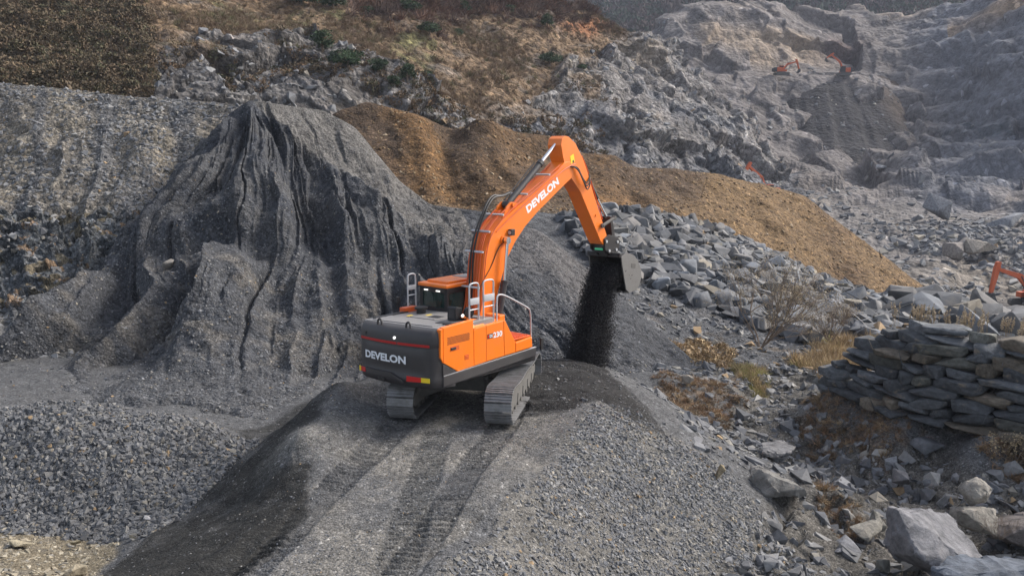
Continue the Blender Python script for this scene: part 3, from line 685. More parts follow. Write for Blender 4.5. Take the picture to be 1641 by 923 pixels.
def add_tube(bm, pts, r, n=8, smoothing=0, caps=True):
    pts = [Vector(p) for p in pts]
    for _ in range(smoothing):
        q = [pts[0]]
        for a, b in zip(pts, pts[1:]): q += [a.lerp(b, .25), a.lerp(b, .75)]
        q.append(pts[-1]); pts = q
    rings = []; prev = None
    for i, p in enumerate(pts):
        t = (pts[min(i+1, len(pts)-1)]-pts[max(i-1, 0)]).normalized()
        if prev is None: s = t.orthogonal().normalized()
        else: s = (prev-t*prev.dot(t)); s = s.normalized() if s.length > 1e-5 else t.orthogonal().normalized()
        prev = s; u = t.cross(s); rr = r[i] if isinstance(r, (list, tuple)) else r
        rings.append([bm.verts.new(p+(s*math.cos(2*math.pi*k/n)+u*math.sin(2*math.pi*k/n))*rr) for k in range(n)])
    for a, b in zip(rings, rings[1:]):
        for k in range(n): bm.faces.new([a[k], a[(k+1) % n], b[(k+1) % n], b[k]])
    if caps: bm.faces.new(rings[0][::-1]); bm.faces.new(rings[-1])
def add_cyl_y(bm, x, z, r, y0, y1, n=24, bev=0):
    add_tube(bm, [(x, y0, z), (x, y1, z)], r, n)
def B(): return bmesh.new()
def text_mesh(s, offset=.02):
    cu = bpy.data.curves.new('lettering', 'FONT'); cu.body = s; cu.size = 1; cu.offset = offset; cu.extrude = 0; cu.resolution_u = 3
    o = bpy.data.objects.new('tmp', cu); COL.objects.link(o)
    dg = bpy.context.evaluated_depsgraph_get(); me = bpy.data.meshes.new_from_object(o.evaluated_get(dg))
    bpy.data.objects.remove(o); bpy.data.curves.remove(cu)
    return me
def lettering(s, mapf, w, h, mat, parent, name='lettering', offset=.03, label=None):
    """mapf(x, y) -> point; the word fills w by h"""
    me = text_mesh(s, offset); n = len(me.vertices); co = np.zeros(n*3, np.float32); me.vertices.foreach_get('co', co); co = co.reshape(-1, 3)
    mn, mx = co.min(0), co.max(0)
    for v in me.vertices:
        x = (v.co.x-mn[0])/(mx[0]-mn[0])*w; y = (v.co.y-mn[1])/(mx[1]-mn[1])*h
        v.co = Vector(mapf(x, y))
    me.name = name; me.materials.clear(); me.materials.append(mat)
    o = link_mesh(name, me, parent)
    if label: o['label'] = label
    return o

ORANGE = plain('orange_paint', (.88, .195, .010), .34, 0, .22, (.36, .15, .06), coat=.2, scale=2.6)
ORANGE_D = plain('orange_red_pipe', (.62, .10, .015), .4, 0, .2, (.2, .08, .04))
CWM = plain('charcoal_paint', (.040, .037, .039), .45, 0, .35, (.085, .08, .075), scale=1.2)
DECK = plain('deck_grey', (.20, .193, .19), .38, 0, .6, (.26, .25, .24), scale=3)
BLACK = plain('black_plastic', (.015, .015, .017), .5)
FRAME = plain('cab_frame', (.022, .020, .022), .4)
STEEL = plain('rail_steel', (.50, .51, .53), .4, .3, .2, (.3, .3, .3))
CHROME = plain('chrome_rod', (.72, .74, .78), .22, 1)
SHOE = plain('track_steel', (.25, .25, .255), .45, .4, .75, (.10, .095, .09), scale=5)
MUD = plain('muddy_steel', (.10, .097, .092), .85, 0, .6, (.17, .16, .145), scale=4)
BUCKM = plain('bucket_steel', (.19, .185, .18), .5, .35, .5, (.14, .13, .12), scale=3)
BUCKI = plain('bucket_inside', (.030, .030, .032), .7, 0, .5, (.05, .048, .045), scale=3)
WHITE = plain('white_letter', (.78, .80, .84), .5)
RED = plain('red_reflector', (.55, .015, .015), .3)
REDL = plain('red_stripe', (.42, .012, .012), .35)
YEL = plain('yellow_sticker', (.85, .62, .02), .5)
LAMP = plain('lamp_lens', (.9, .9, .9), .2, emit=(1, .97, .9, .7))
GREENL = plain('green_lamp', (.1, .6, .3), .3, emit=(.1, .8, .4, .05))
HOSE = plain('rubber_hose', (.012, .012, .013), .5)
SEATM = plain('seat_fabric', (.03, .05, .045), .8)
m, nt, b = newmat('cab_glass'); b.inputs['Base Color'].default_value = (.02, .05, .045, 1); b.inputs['Roughness'].default_value = .06; b.inputs['Alpha'].default_value = .45; GLASS = m

def cwu(v): return -(2.79-.085*v*v-.02*v)
def build_excavator():
    root = empty('excavator', (0, 0, 0), .8854)
    tag(root, 'large orange tracked excavator on the grey ramp, tipping dark fines from its raised bucket', 'excavator')
    # ---------------- undercarriage, turned against the upper body
    Mt = Matrix.Rotation(1.3793-.8854, 4, 'Z')
    def place(o):
        o.data.transform(Mt); return o
    for sgn in (1, -1):
        yc = 1.2*sgn; hw = .33
        path = []
        xr, xf, zc, rr = -1.80, 1.80, .475, .40
        top = [(xr+(xf-xr)*t, zc+rr-.045*math.sin(t*math.pi*2)**2) for t in np.linspace(0, 1, 22)]
        arcf = [(xf+rr*math.sin(a), zc+rr*math.cos(a)) for a in np.linspace(0, math.pi, 14)[1:-1]]
        bot = [(xf+(xr-xf)*t, zc-rr) for t in np.linspace(0, 1, 22)]
        arcr = [(xr-rr*math.sin(a), zc-rr*math.cos(a)) for a in np.linspace(0, math.pi, 14)[1:-1]]
        path = top+arcf+bot+arcr; path.append(path[0]); path = np.array(path)
        L = np.concatenate([[0], np.cumsum(np.hypot(*np.diff(path, axis=0).T))]); NS = 49
        bm = B(); link = B()
        for k in range(NS):
            s = L[-1]*k/NS; c = np.array([np.interp(s, L, path[:, 0]), np.interp(s, L, path[:, 1])])
            c2 = np.array([np.interp((s+.04) % L[-1], L, path[:, 0]), np.interp((s+.04) % L[-1], L, path[:, 1])])
            t = (c2-c)/np.linalg.norm(c2-c); nrm = np.array([-t[1], t[0]])   # outward for this winding
            M = Matrix(((t[0], 0, nrm[0], c[0]), (0, 1, 0, yc), (t[1], 0, nrm[1], c[1]), (0, 0, 0, 1)))
            p = L[-1]/NS
            add_box(bm, -p*.49, p*.47, -hw, hw, .0, .022, M=M)
            for q in (-.40, -.03, .36): add_box(bm, p*q-.011, p*q+.011, -hw, hw, .022, .060, M=M)
            for q in (-.09, .09): add_box(link, -p*.5, p*.5, q-.03, q+.03, -.09, -.003, M=M)
            for q in (-.16, .16): add_cyl = add_box(bm, -.015, .015, q-.015, q+.015, .022, .034, M=M)
        tr = place(fin('track', bm, SHOE, root))
        place(fin('track_chain', link, MUD, tr))
        bm = B()
        add_cyl_y(bm, xr, zc, .30, yc-.09, yc+.09, 26); add_cyl_y(bm, xr, zc, .16, yc-.26, yc+.26, 20)
        for k in range(18):
            a = k*math.pi/9; M = Matrix.Translation((xr, yc, zc)) @ Matrix.Rotation(a, 4, 'Y'); add_box(bm, .27, .34, -.03, .03, -.025, .025, M=M)
        place(fin('sprocket', bm, MUD, tr, True))
        bm = B(); add_cyl_y(bm, xf, zc, .31, yc-.07, yc+.07, 28); add_cyl_y(bm, xf, zc, .12, yc-.2, yc+.2, 20); place(fin('idler_wheel', bm, MUD, tr, True))
        for k in range(8):
            bm = B(); x = -1.35+k*.385; add_cyl_y(bm, x, .20, .085, yc-.20, yc+.20, 16); add_cyl_y(bm, x, .20, .105, yc-.15, yc-.1, 16); add_cyl_y(bm, x, .20, .105, yc+.1, yc+.15, 16)
            place(fin('roller', bm, MUD, tr, True))
        for x in (-.7, .6):
            bm = B(); add_cyl_y(bm, x, .74, .06, yc-.18, yc+.18, 14); place(fin('roller', bm, MUD, tr, True))
        bm = B()
        add_prism(bm, [(-1.55, .26), (1.5, .26), (1.62, .36), (1.6, .60), (1.1, .66), (-1.4, .66), (-1.55, .56)], yc-.22, yc+.22, .03)
        for x in (-.9, -.2, .5, 1.1): add_prism(bm, [(x, .28), (x+.3, .28), (x+.25, .5), (x+.05, .5)], yc-.24, yc+.24, .01)
        place(fin('track_frame', bm, MUD, tr))
    bm = B()
    add_box(bm, -.62, .62, -.62, .62, .42, .82, .05)
    for sx in (1, -1):
        for sy in (1, -1):
            pr = [bm.verts.new(c) for c in ((sx*.2, sy*.5, .80), (sx*.62, sy*.5, .76), (sx*1.25, sy*1.02, .60), (sx*.8, sy*1.02, .64), (sx*.2, sy*.5, .46), (sx*.62, sy*.5, .44), (sx*1.25, sy*1.02, .34), (sx*.8, sy*1.02, .34))]
            for f in ((0, 1, 2, 3), (4, 5, 6, 7), (0, 1, 5, 4), (1, 2, 6, 5), (2, 3, 7, 6), (3, 0, 4, 7)): bm.faces.new([pr[i] for i in f])
    place(fin('car_body', bm, MUD, root))
    bm = B(); add_tube(bm, [(0, 0, .80), (0, 0, 1.04)], .60, 40); fin('swing_ring', bm, BLACK, root, True)
    # ---------------- upper deck frame
    bm = B(); add_box(bm, -2.35, 1.15, -1.27, 1.27, 1.04, 1.34, .03); add_prism(bm, [(.9, 1.06), (1.5, 1.1), (1.5, 1.34), (.9, 1.34)], .1, 1.3, .02); fin('deck_frame', bm, FRAME, root)
    # skirts
    bm = B(); add_prism(bm, [(-2.42, 1.09), (1.05, 1.20), (1.06, 1.42), (-2.42, 1.345)], -1.36, -1.22, .02); sk = fin('side_skirt', bm, CWM, root)
    bm = B(); add_prism(bm, [(-2.40, 1.349), (1.06, 1.424), (1.06, 1.433), (-2.40, 1.360)], -1.363, -1.30); fin('trim_line', bm, STEEL, sk)
    bm = B(); add_prism(bm, [(-2.42, 1.09), (1.05, 1.20), (1.06, 1.42), (-2.42, 1.345)], 1.22, 1.36, .02); fin('side_skirt', bm, CWM, root)
    # counterweight, lofted along its curved tail
    bm = B(); prof = [(1.04, .22, 0), (1.055, .10, 0), (1.12, .035, 0), (1.22, .0, 0), (1.30, -.0, 0), (1.34, .030, 1), (1.52, .030, 1), (1.60, .008, 1), (1.80, .0, 0), (1.94, .012, 1), (2.02, .045, 1), (2.035, .0, 0), (2.15, -.0, 0), (2.27, .012, 0), (2.36, .045, 0), (2.415, .11, 0), (2.44, .22, 0), (2.445, .40, 0)]
    vs_ = []; vv = np.concatenate([np.linspace(-1.355, -1.2, 6), np.linspace(-1.1, 1.1, 25), np.linspace(1.2, 1.355, 6)])
    for z, ins, c in prof:
        row = []
        for v in vv:
            e = abs(v); corner = max(0, (e-1.16)/.195); u = cwu(v)+ins+.34*corner**3
            if c: u -= (ins*.8)*(1-sstep(1.05, .95, e))      # recesses fade out towards the corners
            row.append(bm.verts.new((u, v*(1-.03*min(ins/.2, 1)), z)))
        vs_.append(row)
    for a, b_ in zip(vs_, vs_[1:]):
        for i in range(len(vv)-1): bm.faces.new([a[i], a[i+1], b_[i+1], b_[i]])
    # close top, bottom, sides and front
    fr = [[bm.verts.new((-2.02, v, z)) for v in (vv[0]*.999, vv[-1]*.999)] for z in (1.04, 2.445)]
    bm.faces.new([r for r in vs_[-1]]+[fr[1][1], fr[1][0]]); bm.faces.new([r for r in vs_[0]][::-1]+[fr[0][0], fr[0][1]])
    bm.faces.new([r[0] for r in vs_]+[fr[1][0], fr[0][0]]); bm.faces.new([r[-1] for r in vs_][::-1]+[fr[0][1], fr[1][1]])
    bm.faces.new([fr[0][0], fr[1][0], fr[1][1], fr[0][1]])
    cw = fin('counterweight', bm, CWM, root, True)
    def onback(e=.004): return lambda x, y, v0=0, z0=0: None
    def cwmap(v0, z0, off, slope=0): return lambda x, y: (cwu(v0-x)-off, v0-x, z0+y+slope*x)
    lettering('DEVELON', cwmap(.99, 1.60, .012), 1.50, .19, WHITE, cw, offset=.04)
    def strip(v0, v1, z0, z1, off, mat, name, n=12, th=.012, z0b=None, z1b=None):
        bm = B(); A = []
        for k in range(n+1):
            t = k/n; v = v0+(v1-v0)*t; za = z0+((z0b if z0b is not None else z0)-z0)*t; zb = z1+((z1b if z1b is not None else z1)-z1)*t
            A.append([bm.verts.new((cwu(v)-off, v, za)), bm.verts.new((cwu(v)-off, v, zb)), bm.verts.new((cwu(v)-off+th, v, zb)), bm.verts.new((cwu(v)-off+th, v, za))])
        for a, b_ in zip(A, A[1:]):
            for i in range(4): bm.faces.new([a[i], b_[i], b_[(i+1) % 4], a[(i+1) % 4]])
        bm.faces.new(A[0]); bm.faces.new(A[-1][::-1]); return fin(name, bm, mat, cw)
    strip(1.19, -.21, 2.045, 2.105, .004, REDL, 'red_stripe'); strip(-.24, -1.19, 2.045, 2.105, .004, REDL, 'red_stripe')
    strip(-.52, -.95, 1.20, 1.33, .012, RED, 'reflector', z1b=1.33, z0b=1.22); strip(-.955, -1.19, 1.22, 1.33, .012, YEL, 'warning_sticker')
    strip(1.22, 1.02, 1.22, 1.33, .012, RED, 'reflector'); strip(1.30, 1.225, 1.22, 1.34, .02, YEL, 'warning_sticker')
    strip(.95, -.02, 1.30, 1.36, .05, CWM, 'lower_ledge', th=.05); strip(-.02, -.44, 1.30, 1.36, .05, CWM, 'lower_ledge', z0b=1.17, z1b=1.22, th=.05)
    strip(.48, .24, 1.12, 1.19, .006, BLACK, 'tow_pocket', th=.02); strip(1.0, .93, 2.16, 2.24, .004, BLACK, 'camera_recess', th=.02)
    bm = B(); add_tube(bm, [(cwu(-.15)+.01, -.15, 2.20), (cwu(-.15)-.02, -.15, 2.20)], .034, 18); fin('work_lamp', bm, LAMP, cw)
    for v in (.56, -.42):
        bm = B(); add_tube(bm, [(-2.60, v+.07*math.cos(a), 2.44+.12*math.sin(a)**.8 if 0 < a < math.pi else 2.40) for a in np.linspace(0, math.pi, 11)], .026, 8)
        fin('lifting_eye', bm, CWM, cw, True)
    cwparts = [o for o in COL.objects if o is cw or o.parent is cw]
    # engine hood top
    bm = B(); add_box(bm, -2.44, -.55, -1.27, 1.33, 1.5, 2.455, .03); hood = fin('engine_hood', bm, DECK, root)
    bm = B(); add_box(bm, -2.35, -1.72, -.95, 1.1, 2.448, 2.475, .01); add_box(bm, -1.66, -.75, -.35, .50, 2.448, 2.480, .012); fin('hood_cover', bm, DECK, hood)
    for x0, x1, y0, y1 in ((-1.5, -1.25, -.30, .05), (-2.0, -1.8, -1.18, -.7), (-1.3, -.95, -1.1, -.65), (-2.2, -1.1, 1.13, 1.26)):
        bm = B(); add_box(bm, x0, x1, y0, y1, 2.45, 2.486, .004); fin('grip_plate', bm, BLACK, hood)
    for x, y in ((-1.55, .62), (-1.25, .25)):
        bm = B(); add_box(bm, x-.09, x+.09, y-.035, y+.035, 2.478, 2.484); fin('warning_sticker', bm, YEL, hood)
    bm = B(); add_box(bm, -2.40, -.9, 1.315, 1.36, 1.38, 2.44, .015); fin('left_side_panel', bm, ORANGE, root)
    bm = B(); add_tube(bm, [(-1.05, .72, 2.45), (-1.05, .72, 2.56), (-1.05, .72, 2.57), (-1.05, .72, 2.62), (-1.05, .72, 2.64)], [.12, .12, .17, .17, .12], 20); fin('air_cleaner', bm, BLACK, root)
    bm = B(); add_prism(bm, [(-1.50, 2.44), (-1.12, 2.44), (-1.25, 2.50), (-1.28, 2.74), (-1.46, 2.78), (-1.50, 2.74)], -.90, -.62, .02); fin('exhaust_cover', bm, BLACK, root)
    bm = B(); add_box(bm, -1.505, -1.5, -.84, -.68, 2.5, 2.7); fin('exhaust_pipe', bm, CWM, root)
    bm = B(); add_box(bm, -1.2, -.75, 1.15, 1.36, 2.44, 2.58, .02); fin('battery_cover', bm, ORANGE_D, root)
    bm = B(); add_tube(bm, [(-1.15, 1.48, 2.3), (-1.15, 1.48, 2.62)], .018, 8); add_box(bm, -1.19, -1.11, 1.43, 1.53, 2.58, 2.74, .02); fin('mirror', bm, BLACK, root)
    # the rear of the upper body leans a little to its left, as the machine does on the uneven ramp
    for o in cwparts+[o for o in COL.objects if o is hood or o.parent is hood or o.name.startswith(('left_side_panel', 'air_cleaner', 'battery_cover'))]:
        for v in o.data.vertices: v.co.z -= .038*(v.co.y+1.35)
    # ---------------- right side: doors
    Y0, Y1 = -1.358, -1.24
    bm = B(); add_prism(bm, [(-2.50, 2.44), (-2.425, 2.47), (-2.425, 1.66), (-2.51, 1.80)], Y0-.004, Y1, .012); fin('corner_trim', bm, ORANGE, root)
    bm = B(); add_prism(bm, [(-2.41, 1.66), (-2.41, 2.48), (-1.39, 2.52), (-1.37, 1.392), (-1.93, 1.37)], Y0, Y1, .015); door = fin('engine_door', bm, ORANGE, root)
    bm = B(); add_prism(bm, [(-2.425, 1.63), (-1.97, 1.365), (-2.425, 1.352)], Y0+.004, Y1, .008); fin('dark_corner_panel', bm, CWM, root)
    bm = B()
    for i in range(7):
        for j in range(22):
            x = -2.28+j*.0345+(i % 2)*.015; z = 2.06+i*.026
            add_box(bm, x, x+.024, Y0-.003, Y0+.006, z, z+.013)
    fin('grille', bm, BLACK, door)
    bm = B(); add_box(bm, -2.18, -1.88, Y0-.004, Y0+.004, 1.89, 2.0, .004); fin('handle_recess', bm, ORANGE_D, door)
    bm = B(); add_box(bm, -2.17, -2.0, Y0-.022, Y0, 1.915, 1.975, .012); fin('handle', bm, BLACK, door)
    bm = B(); add_box(bm, -1.70, -1.55, Y0-.005, Y0+.004, 1.60, 1.72, .004); add_box(bm, -1.66, -1.59, Y0-.012, Y0, 1.64, 1.68); fin('latch', bm, ORANGE_D, door)
    bm = B(); add_prism(bm, [(-1.365, 1.392), (-1.372, 2.27), (-1.30, 2.30), (-.925, 2.30), (-.925, 1.412)], Y0, -.5, .018); fin('pump_door', bm, ORANGE, root)
    bm = B(); v = [bm.verts.new(c) for c in ((-1.37, -1.345, 2.30), (-.93, -1.345, 2.31), (-.93, -.6, 2.46), (-1.37, -.6, 2.51), (-1.37, -1.20, 2.51), (-.93, -1.10, 2.44))]
    bm.faces.new([v[0], v[1], v[5], v[4]]); bm.faces.new([v[4], v[5], v[2], v[3]]); fin('pump_cover', bm, ORANGE, root)
    bm = B(); add_prism(bm, [(-.915, 1.413), (-.92, 2.31), (-.275, 2.325), (-.235, 1.432)], Y0, -.52, .018); tk = fin('tank_panel', bm, ORANGE, root)
    bm = B(); add_prism(bm, [(-.225, 1.433), (-.265, 2.325), (-.20, 2.32), (.19, 1.72), (.20, 1.44)], Y0, -.52, .018); fin('tank_slope', bm, ORANGE, root)
    bm = B(); add_prism(bm, [(.215, 1.44), (.215, 1.69), (.87, 1.73), (.90, 1.455)], Y0, -.52, .02); tb = fin('tool_box', bm, ORANGE, root)
    bm = B(); add_box(bm, .12, .90, -1.30, -.60, 1.735, 1.765, .008)
    for i in range(9): add_box(bm, .15+i*.08, .19+i*.08, -1.26, -.64, 1.765, 1.785)
    fin('step_plate', bm, ORANGE_D, tb)
    bm = B(); add_box(bm, -.12, .10, -1.1, -.62, 2.1, 2.4, .03); fin('filler_cap', bm, ORANGE, root)
    # model plate
    bm = B(); add_box(bm, -.885, -.68, Y0-.004, Y0+.002, 1.965, 2.075); fin('model_plate', bm, BLACK, tk)
    lettering('DX', lambda x, y: (-.80+x, Y0-.008, 1.985+y), .115, .075, WHITE, tk, 'model_lettering')
    lettering('230', lambda x, y: (-.665+x, Y0-.008, 1.955+y), .335, .14, WHITE, tk, 'model_lettering', offset=.03)
    bm = B(); add_box(bm, -.868, -.822, Y0-.006, Y0-.002, 1.99, 2.055); fin('model_mark', bm, RED, tk)
    # ---------------- handrails
    def rail(pts, bars=(), plates=(), name='handrail'):
        bm = B(); add_tube(bm, pts, .021, 8, 2)
        for a, b_ in bars: add_tube(bm, [a, b_], .016, 8)
        for x0, x1, z0, z1, y in plates: add_box(bm, x0, x1, y-.012, y+.012, z0, z1, .004)
        return fin(name, bm, STEEL, root, True)
    yr = -1.22
    rail([(-1.37, yr, 2.42), (-1.37, yr, 3.20), (-1.37, yr, 3.34), (-1.20, yr, 3.36), (-1.04, yr, 3.34), (-1.04, yr, 3.2), (-1.04, yr, 2.42)], [((-1.37, yr, 2.72), (-1.04, yr, 2.72))], [(-1.37, -1.04, 2.84, 3.00, yr-.02)])
    rail([(-.86, yr, 2.28), (-.86, yr, 3.24), (-.86, yr, 3.36), (-.68, yr, 3.38), (-.49, yr, 3.36), (-.49, yr, 3.24), (-.49, yr, 2.28)], [((-.86, yr, 2.73), (-.49, yr, 2.73))], [(-.87, -.48, 2.86, 3.03, yr-.02)])
    rail([(-.36, yr, 2.30), (-.36, yr, 2.84), (-.34, yr, 2.96), (-.12, yr, 2.95), (.5, yr, 2.66), (.90, yr, 2.46), (.97, yr, 2.38), (1.0, yr, 2.2), (1.02, yr, 1.5)])
    rail([(-.95, 1.3, 2.40), (-.95, 1.3, 3.2), (-.93, 1.3, 3.30), (-.81, 1.3, 3.32), (-.69, 1.3, 3.30), (-.67, 1.3, 3.2), (-.66, 1.3, 2.40)], [((-.95, 1.3, 2.76), (-.66, 1.3, 2.76))], [(-.95, -.66, 2.90, 3.02, 1.29)])
    bm = B(); add_tube(bm, [(1.02, -1.25, 1.62), (1.30, -1.30, 1.72), (1.32, -1.30, 1.3)], .014, 6, 1); add_box(bm, 1.26, 1.36, -1.36, -1.32, 1.30, 1.62, .01); fin('mirror', bm, BLACK, root)
    bm = B(); add_tube(bm, [(-1.17, -1.05, 2.62), (-1.15, -.97, 2.62)], .13, 22); fin('round_mirror', bm, BLACK, root, True)
    bm = B(); add_tube(bm, [(-1.47, -1.1, 2.60), (-1.50, -1.12, 2.60)], .036, 18); fin('work_lamp', bm, LAMP, root)
    # ---------------- cab
    cx0, cx1, cy0, cy1, cz1 = -.52, 1.22, .30, 1.30, 2.98
    bm = B()
    pst = .055
    for x in (cx0, .45, cx1):
        for y in (cy0, cy1): add_box(bm, x-pst if x > cx0 else x, x+pst, y if y == cy0 else y-2*pst, y+2*pst if y == cy0 else y, 1.4, cz1, .012)
    add_box(bm, cx0, cx1, cy0, cy1, 1.38, 1.75, .02); add_box(bm, cx0, cx1, cy0, cy1, cz1-.14, cz1, .02)
    add_box(bm, cx0+.003, cx0+.06, cy0+.01, cy1-.01, 1.7, 2.46)
    add_box(bm, cx0+.03, cx0+.09, cy0+.30, cy0+.42, 2.4, cz1-.05)
    cab = fin('cab', bm, FRAME, root)
    bm = B(); add_box(bm, cx0+.01, cx0+.018, cy0+.11, cy1-.11, 2.46, cz1-.14); fin('rear_window', bm, GLASS, cab)
    bm = B(); add_box(bm, cx0+.06, .40, cy0+.02, cy0+.028, 1.9, cz1-.14); add_box(bm, .51, cx1-.06, cy0+.02, cy0+.028, 1.9, cz1-.14); fin('side_window', bm, GLASS, cab)
    bm = B(); add_box(bm, cx0+.06, .40, cy1-.028, cy1-.02, 1.9, cz1-.14); add_box(bm, .51, cx1-.06, cy1-.028, cy1-.02, 1.9, cz1-.14); fin('side_window', bm, GLASS, cab)
    bm = B(); add_box(bm, cx1-.02, cx1-.012, cy0+.11, cy1-.11, 1.8, cz1-.14); fin('front_window', bm, GLASS, cab)
    bm = B(); add_box(bm, cx0-.06, cx1+.05, cy0-.02, cy1+.02, cz1+.003, cz1+.10, .04); add_box(bm, cx0+.15, cx1-.2, cy0+.12, cy1-.12, cz1+.08, cz1+.16, .04); add_tube(bm, [(.5, cy0+.1, cz1+.10), (.9, cy0+.1, cz1+.13), (1.25, cy0+.1, cz1+.10)], .025, 8); fin('roof', bm, ORANGE, cab)
    bm = B(); add_box(bm, .45, 1.0, cy0+.25, cy1-.25, cz1+.14, cz1+.175, .02); fin('roof_hatch', bm, DECK, cab)
    for y in (.62, 1.05):
        bm = B(); add_box(bm, cx0-.03, cx0+.0, y-.065, y+.065, cz1-.105, cz1-.07, .008); fin('cab_lamp', bm, LAMP, cab)
    bm = B(); add_box(bm, -.1, .42, .58, 1.02, 1.9, 2.05, .05); add_box(bm, -.16, -.02, .58, 1.02, 2.0, 2.62, .05); add_box(bm, -.14, -.04, .70, .90, 2.64, 2.82, .04); fin('seat', bm, SEATM, cab)
    # ---------------- boom
    hb = .26
    prof = [(.06, 1.85), (.16, 2.7), (.24, 3.35), (.33, 3.94), (.58, 4.38), (1.03, 4.67), (1.53, 4.94), (2.32, 5.30), (3.24, 5.80), (3.75, 6.14), (4.02, 6.16), (4.22, 6.04), (4.22, 5.82), (4.06, 5.66), (3.83, 5.55), (2.51, 4.81), (1.97, 4.45), (1.53, 4.08), (1.18, 3.65), (1.0, 3.23), (.86, 2.90), (.72, 2.5), (.56, 1.85)]
    bm = B(); add_prism(bm, prof, -hb, hb, .015)
    # raised edge plates
    boom = fin('boom', bm, ORANGE, root)
    bm = B()
    for s in (1, -1): add_prism(bm, [(1.08, 4.68), (1.28, 5.0), (1.46, 5.12), (1.62, 5.10), (1.85, 5.06)], s*.16-.025, s*.16+.025, .006)
    add_cyl_y(bm, 1.52, 5.04, .06, -.24, .24, 18); fin('cylinder_bracket', bm, ORANGE, boom)
    bm = B()
    for z, r in ((0, .10), ): add_cyl_y(bm, 1.05, 4.14, .13, -hb-.03, hb+.03, 24)
    fin('pivot_boss', bm, ORANGE, boom, True)
    bm = B(); add_cyl_y(bm, 1.05, 4.14, .075, -hb-.14, hb+.14, 20); fin('pivot_pin', bm, BLACK, boom, True)
    bm = B(); add_box(bm, 1.22, 1.38, -hb-.13, -hb-.01, 4.25, 4.42, .02); fin('boom_lamp', bm, BLACK, boom)
    bm = B(); add_tube(bm, [(1.21, -hb-.07, 4.33), (1.225, -hb-.07, 4.33)], .05, 14); fin('lamp_lens', bm, STEEL, boom)
    ang = math.atan2(5.53-4.77, 3.50-2.08); ca, sa = math.cos(ang), math.sin(ang)
    lettering('DEVELON', lambda x, y: (2.08+x*ca-y*sa, -hb-.006, 4.78+x*sa+y*ca), 1.62, .225, WHITE, boom, offset=.045)
    for s in (1, -1):
        bm = B(); add_tube(bm, [(.93, s*.39, 3.05), (.60, s*.39, 1.75)], .085, 18); add_tube(bm, [(.94, s*.39, 3.10), (.93, s*.39, 3.02)], .10, 18); c = fin('boom_cylinder', bm, CWM, root, True)
        bm = B(); add_tube(bm, [(.93, s*.39, 3.05), (1.05, s*.39, 4.14)], .045, 14); add_cyl_y(bm, 1.05, 4.14, .095, s*.39-.05, s*.39+.05, 18); fin('cylinder_rod', bm, CHROME, c, True)
    # arm cylinder
    a0, a1 = Vector((1.52, 0, 5.04)), Vector((3.80, 0, 6.74)); dr = (a1-a0).normalized()
    bm = B(); add_tube(bm, [a0, a0+dr*1.80], .085, 20); add_tube(bm, [a0+dr*1.74, a0+dr*1.86], .105, 20); add_cyl_y(bm, a0.x, a0.z, .10, -.11, .11, 18); add_tube(bm, [a0+dr*.1+Vector((-.06, .1, .07)), a0+dr*1.7+Vector((-.06, .1, .07))], .018, 8); cyl = fin('arm_cylinder', bm, CWM, root, True)
    bm = B(); add_tube(bm, [a0+dr*1.8, a1], .05, 16); add_cyl_y(bm, a1.x, a1.z, .10, -.10, .10, 18); fin('cylinder_rod', bm, CHROME, cyl, True)
    # steel pipes and hoses along the back of the boom
    up_ = [(-.02, 2.3), (.08, 2.6), (.12, 2.95), (.20, 3.45), (.27, 3.95), (.52, 4.40), (.97, 4.75)]
    for i, y in enumerate((.24, .16, .08, -.02, -.10, -.18, -.26)):
        o_ = .02*(i % 3)-.05*(i in (0, 6)); far = [(1.5, 5.07), (2.3, 5.42), (3.2, 5.86), (3.7, 6.12)] if abs(y) > .12 else [(1.12, 4.95)]
        pts = [(x-o_, y*(1.15 if z < 4 else 1), z+o_) for x, z in up_]+[(x, y, z-.04 + o_*.5) for x, z in far]
        bm = B(); add_tube(bm, pts, .017, 6, 2); fin('hydraulic_pipe', bm, ORANGE_D, boom, True)
    for y, o_ in ((.0, .05), (.05, .10)):
        bm = B(); add_tube(bm, [(.04, y, 2.4), (.14-o_, y, 2.9), (.18-o_, y, 3.78), (.38-o_, y, 4.42), (.58, y, 4.75+o_), (.80, y+.05, 5.02+o_), (1.1, y+.1, 5.22+o_), (1.45, y+.1, 5.26), (1.8, y+.1, 5.36)], .026, 8, 2); fin('hydraulic_hose', bm, HOSE, boom, True)
    for k, (x, z, a) in enumerate(((.03, 3.0, 80), (.19, 3.9, 70), (.45, 4.40, 50), (1.0, 4.80, 30), (2.0, 5.30, 25), (3.0, 5.80, 27))):
        bm = B(); M = Matrix.Translation((x, 0, z)) @ Matrix.Rotation(-R(a), 4, 'Y'); add_box(bm, -.025, .025, -.31, .31, -.01, .03, M=M); fin('pipe_clamp', bm, STEEL, boom)
    bm = B(); add_tube(bm, [(.05, -hb-.02, 2.95), (.25, -hb-.015, 3.2), (.55, -hb-.01, 3.5), (.80, -hb-.02, 3.95), (1.02, -hb-.03, 4.10)], .012, 6, 2); fin('grease_line', bm, HOSE, boom)
    bm = B(); add_tube(bm, [(.72, -hb-.03, 4.38), (1.4, -hb-.03, 4.78), (2.4, -hb-.03, 5.30), (3.4, -hb-.03, 5.80), (3.85, -hb-.03, 6.0), (4.25, -.30, 6.1)], .014, 6, 1); fin('hydraulic_pipe', bm, ORANGE_D, boom)
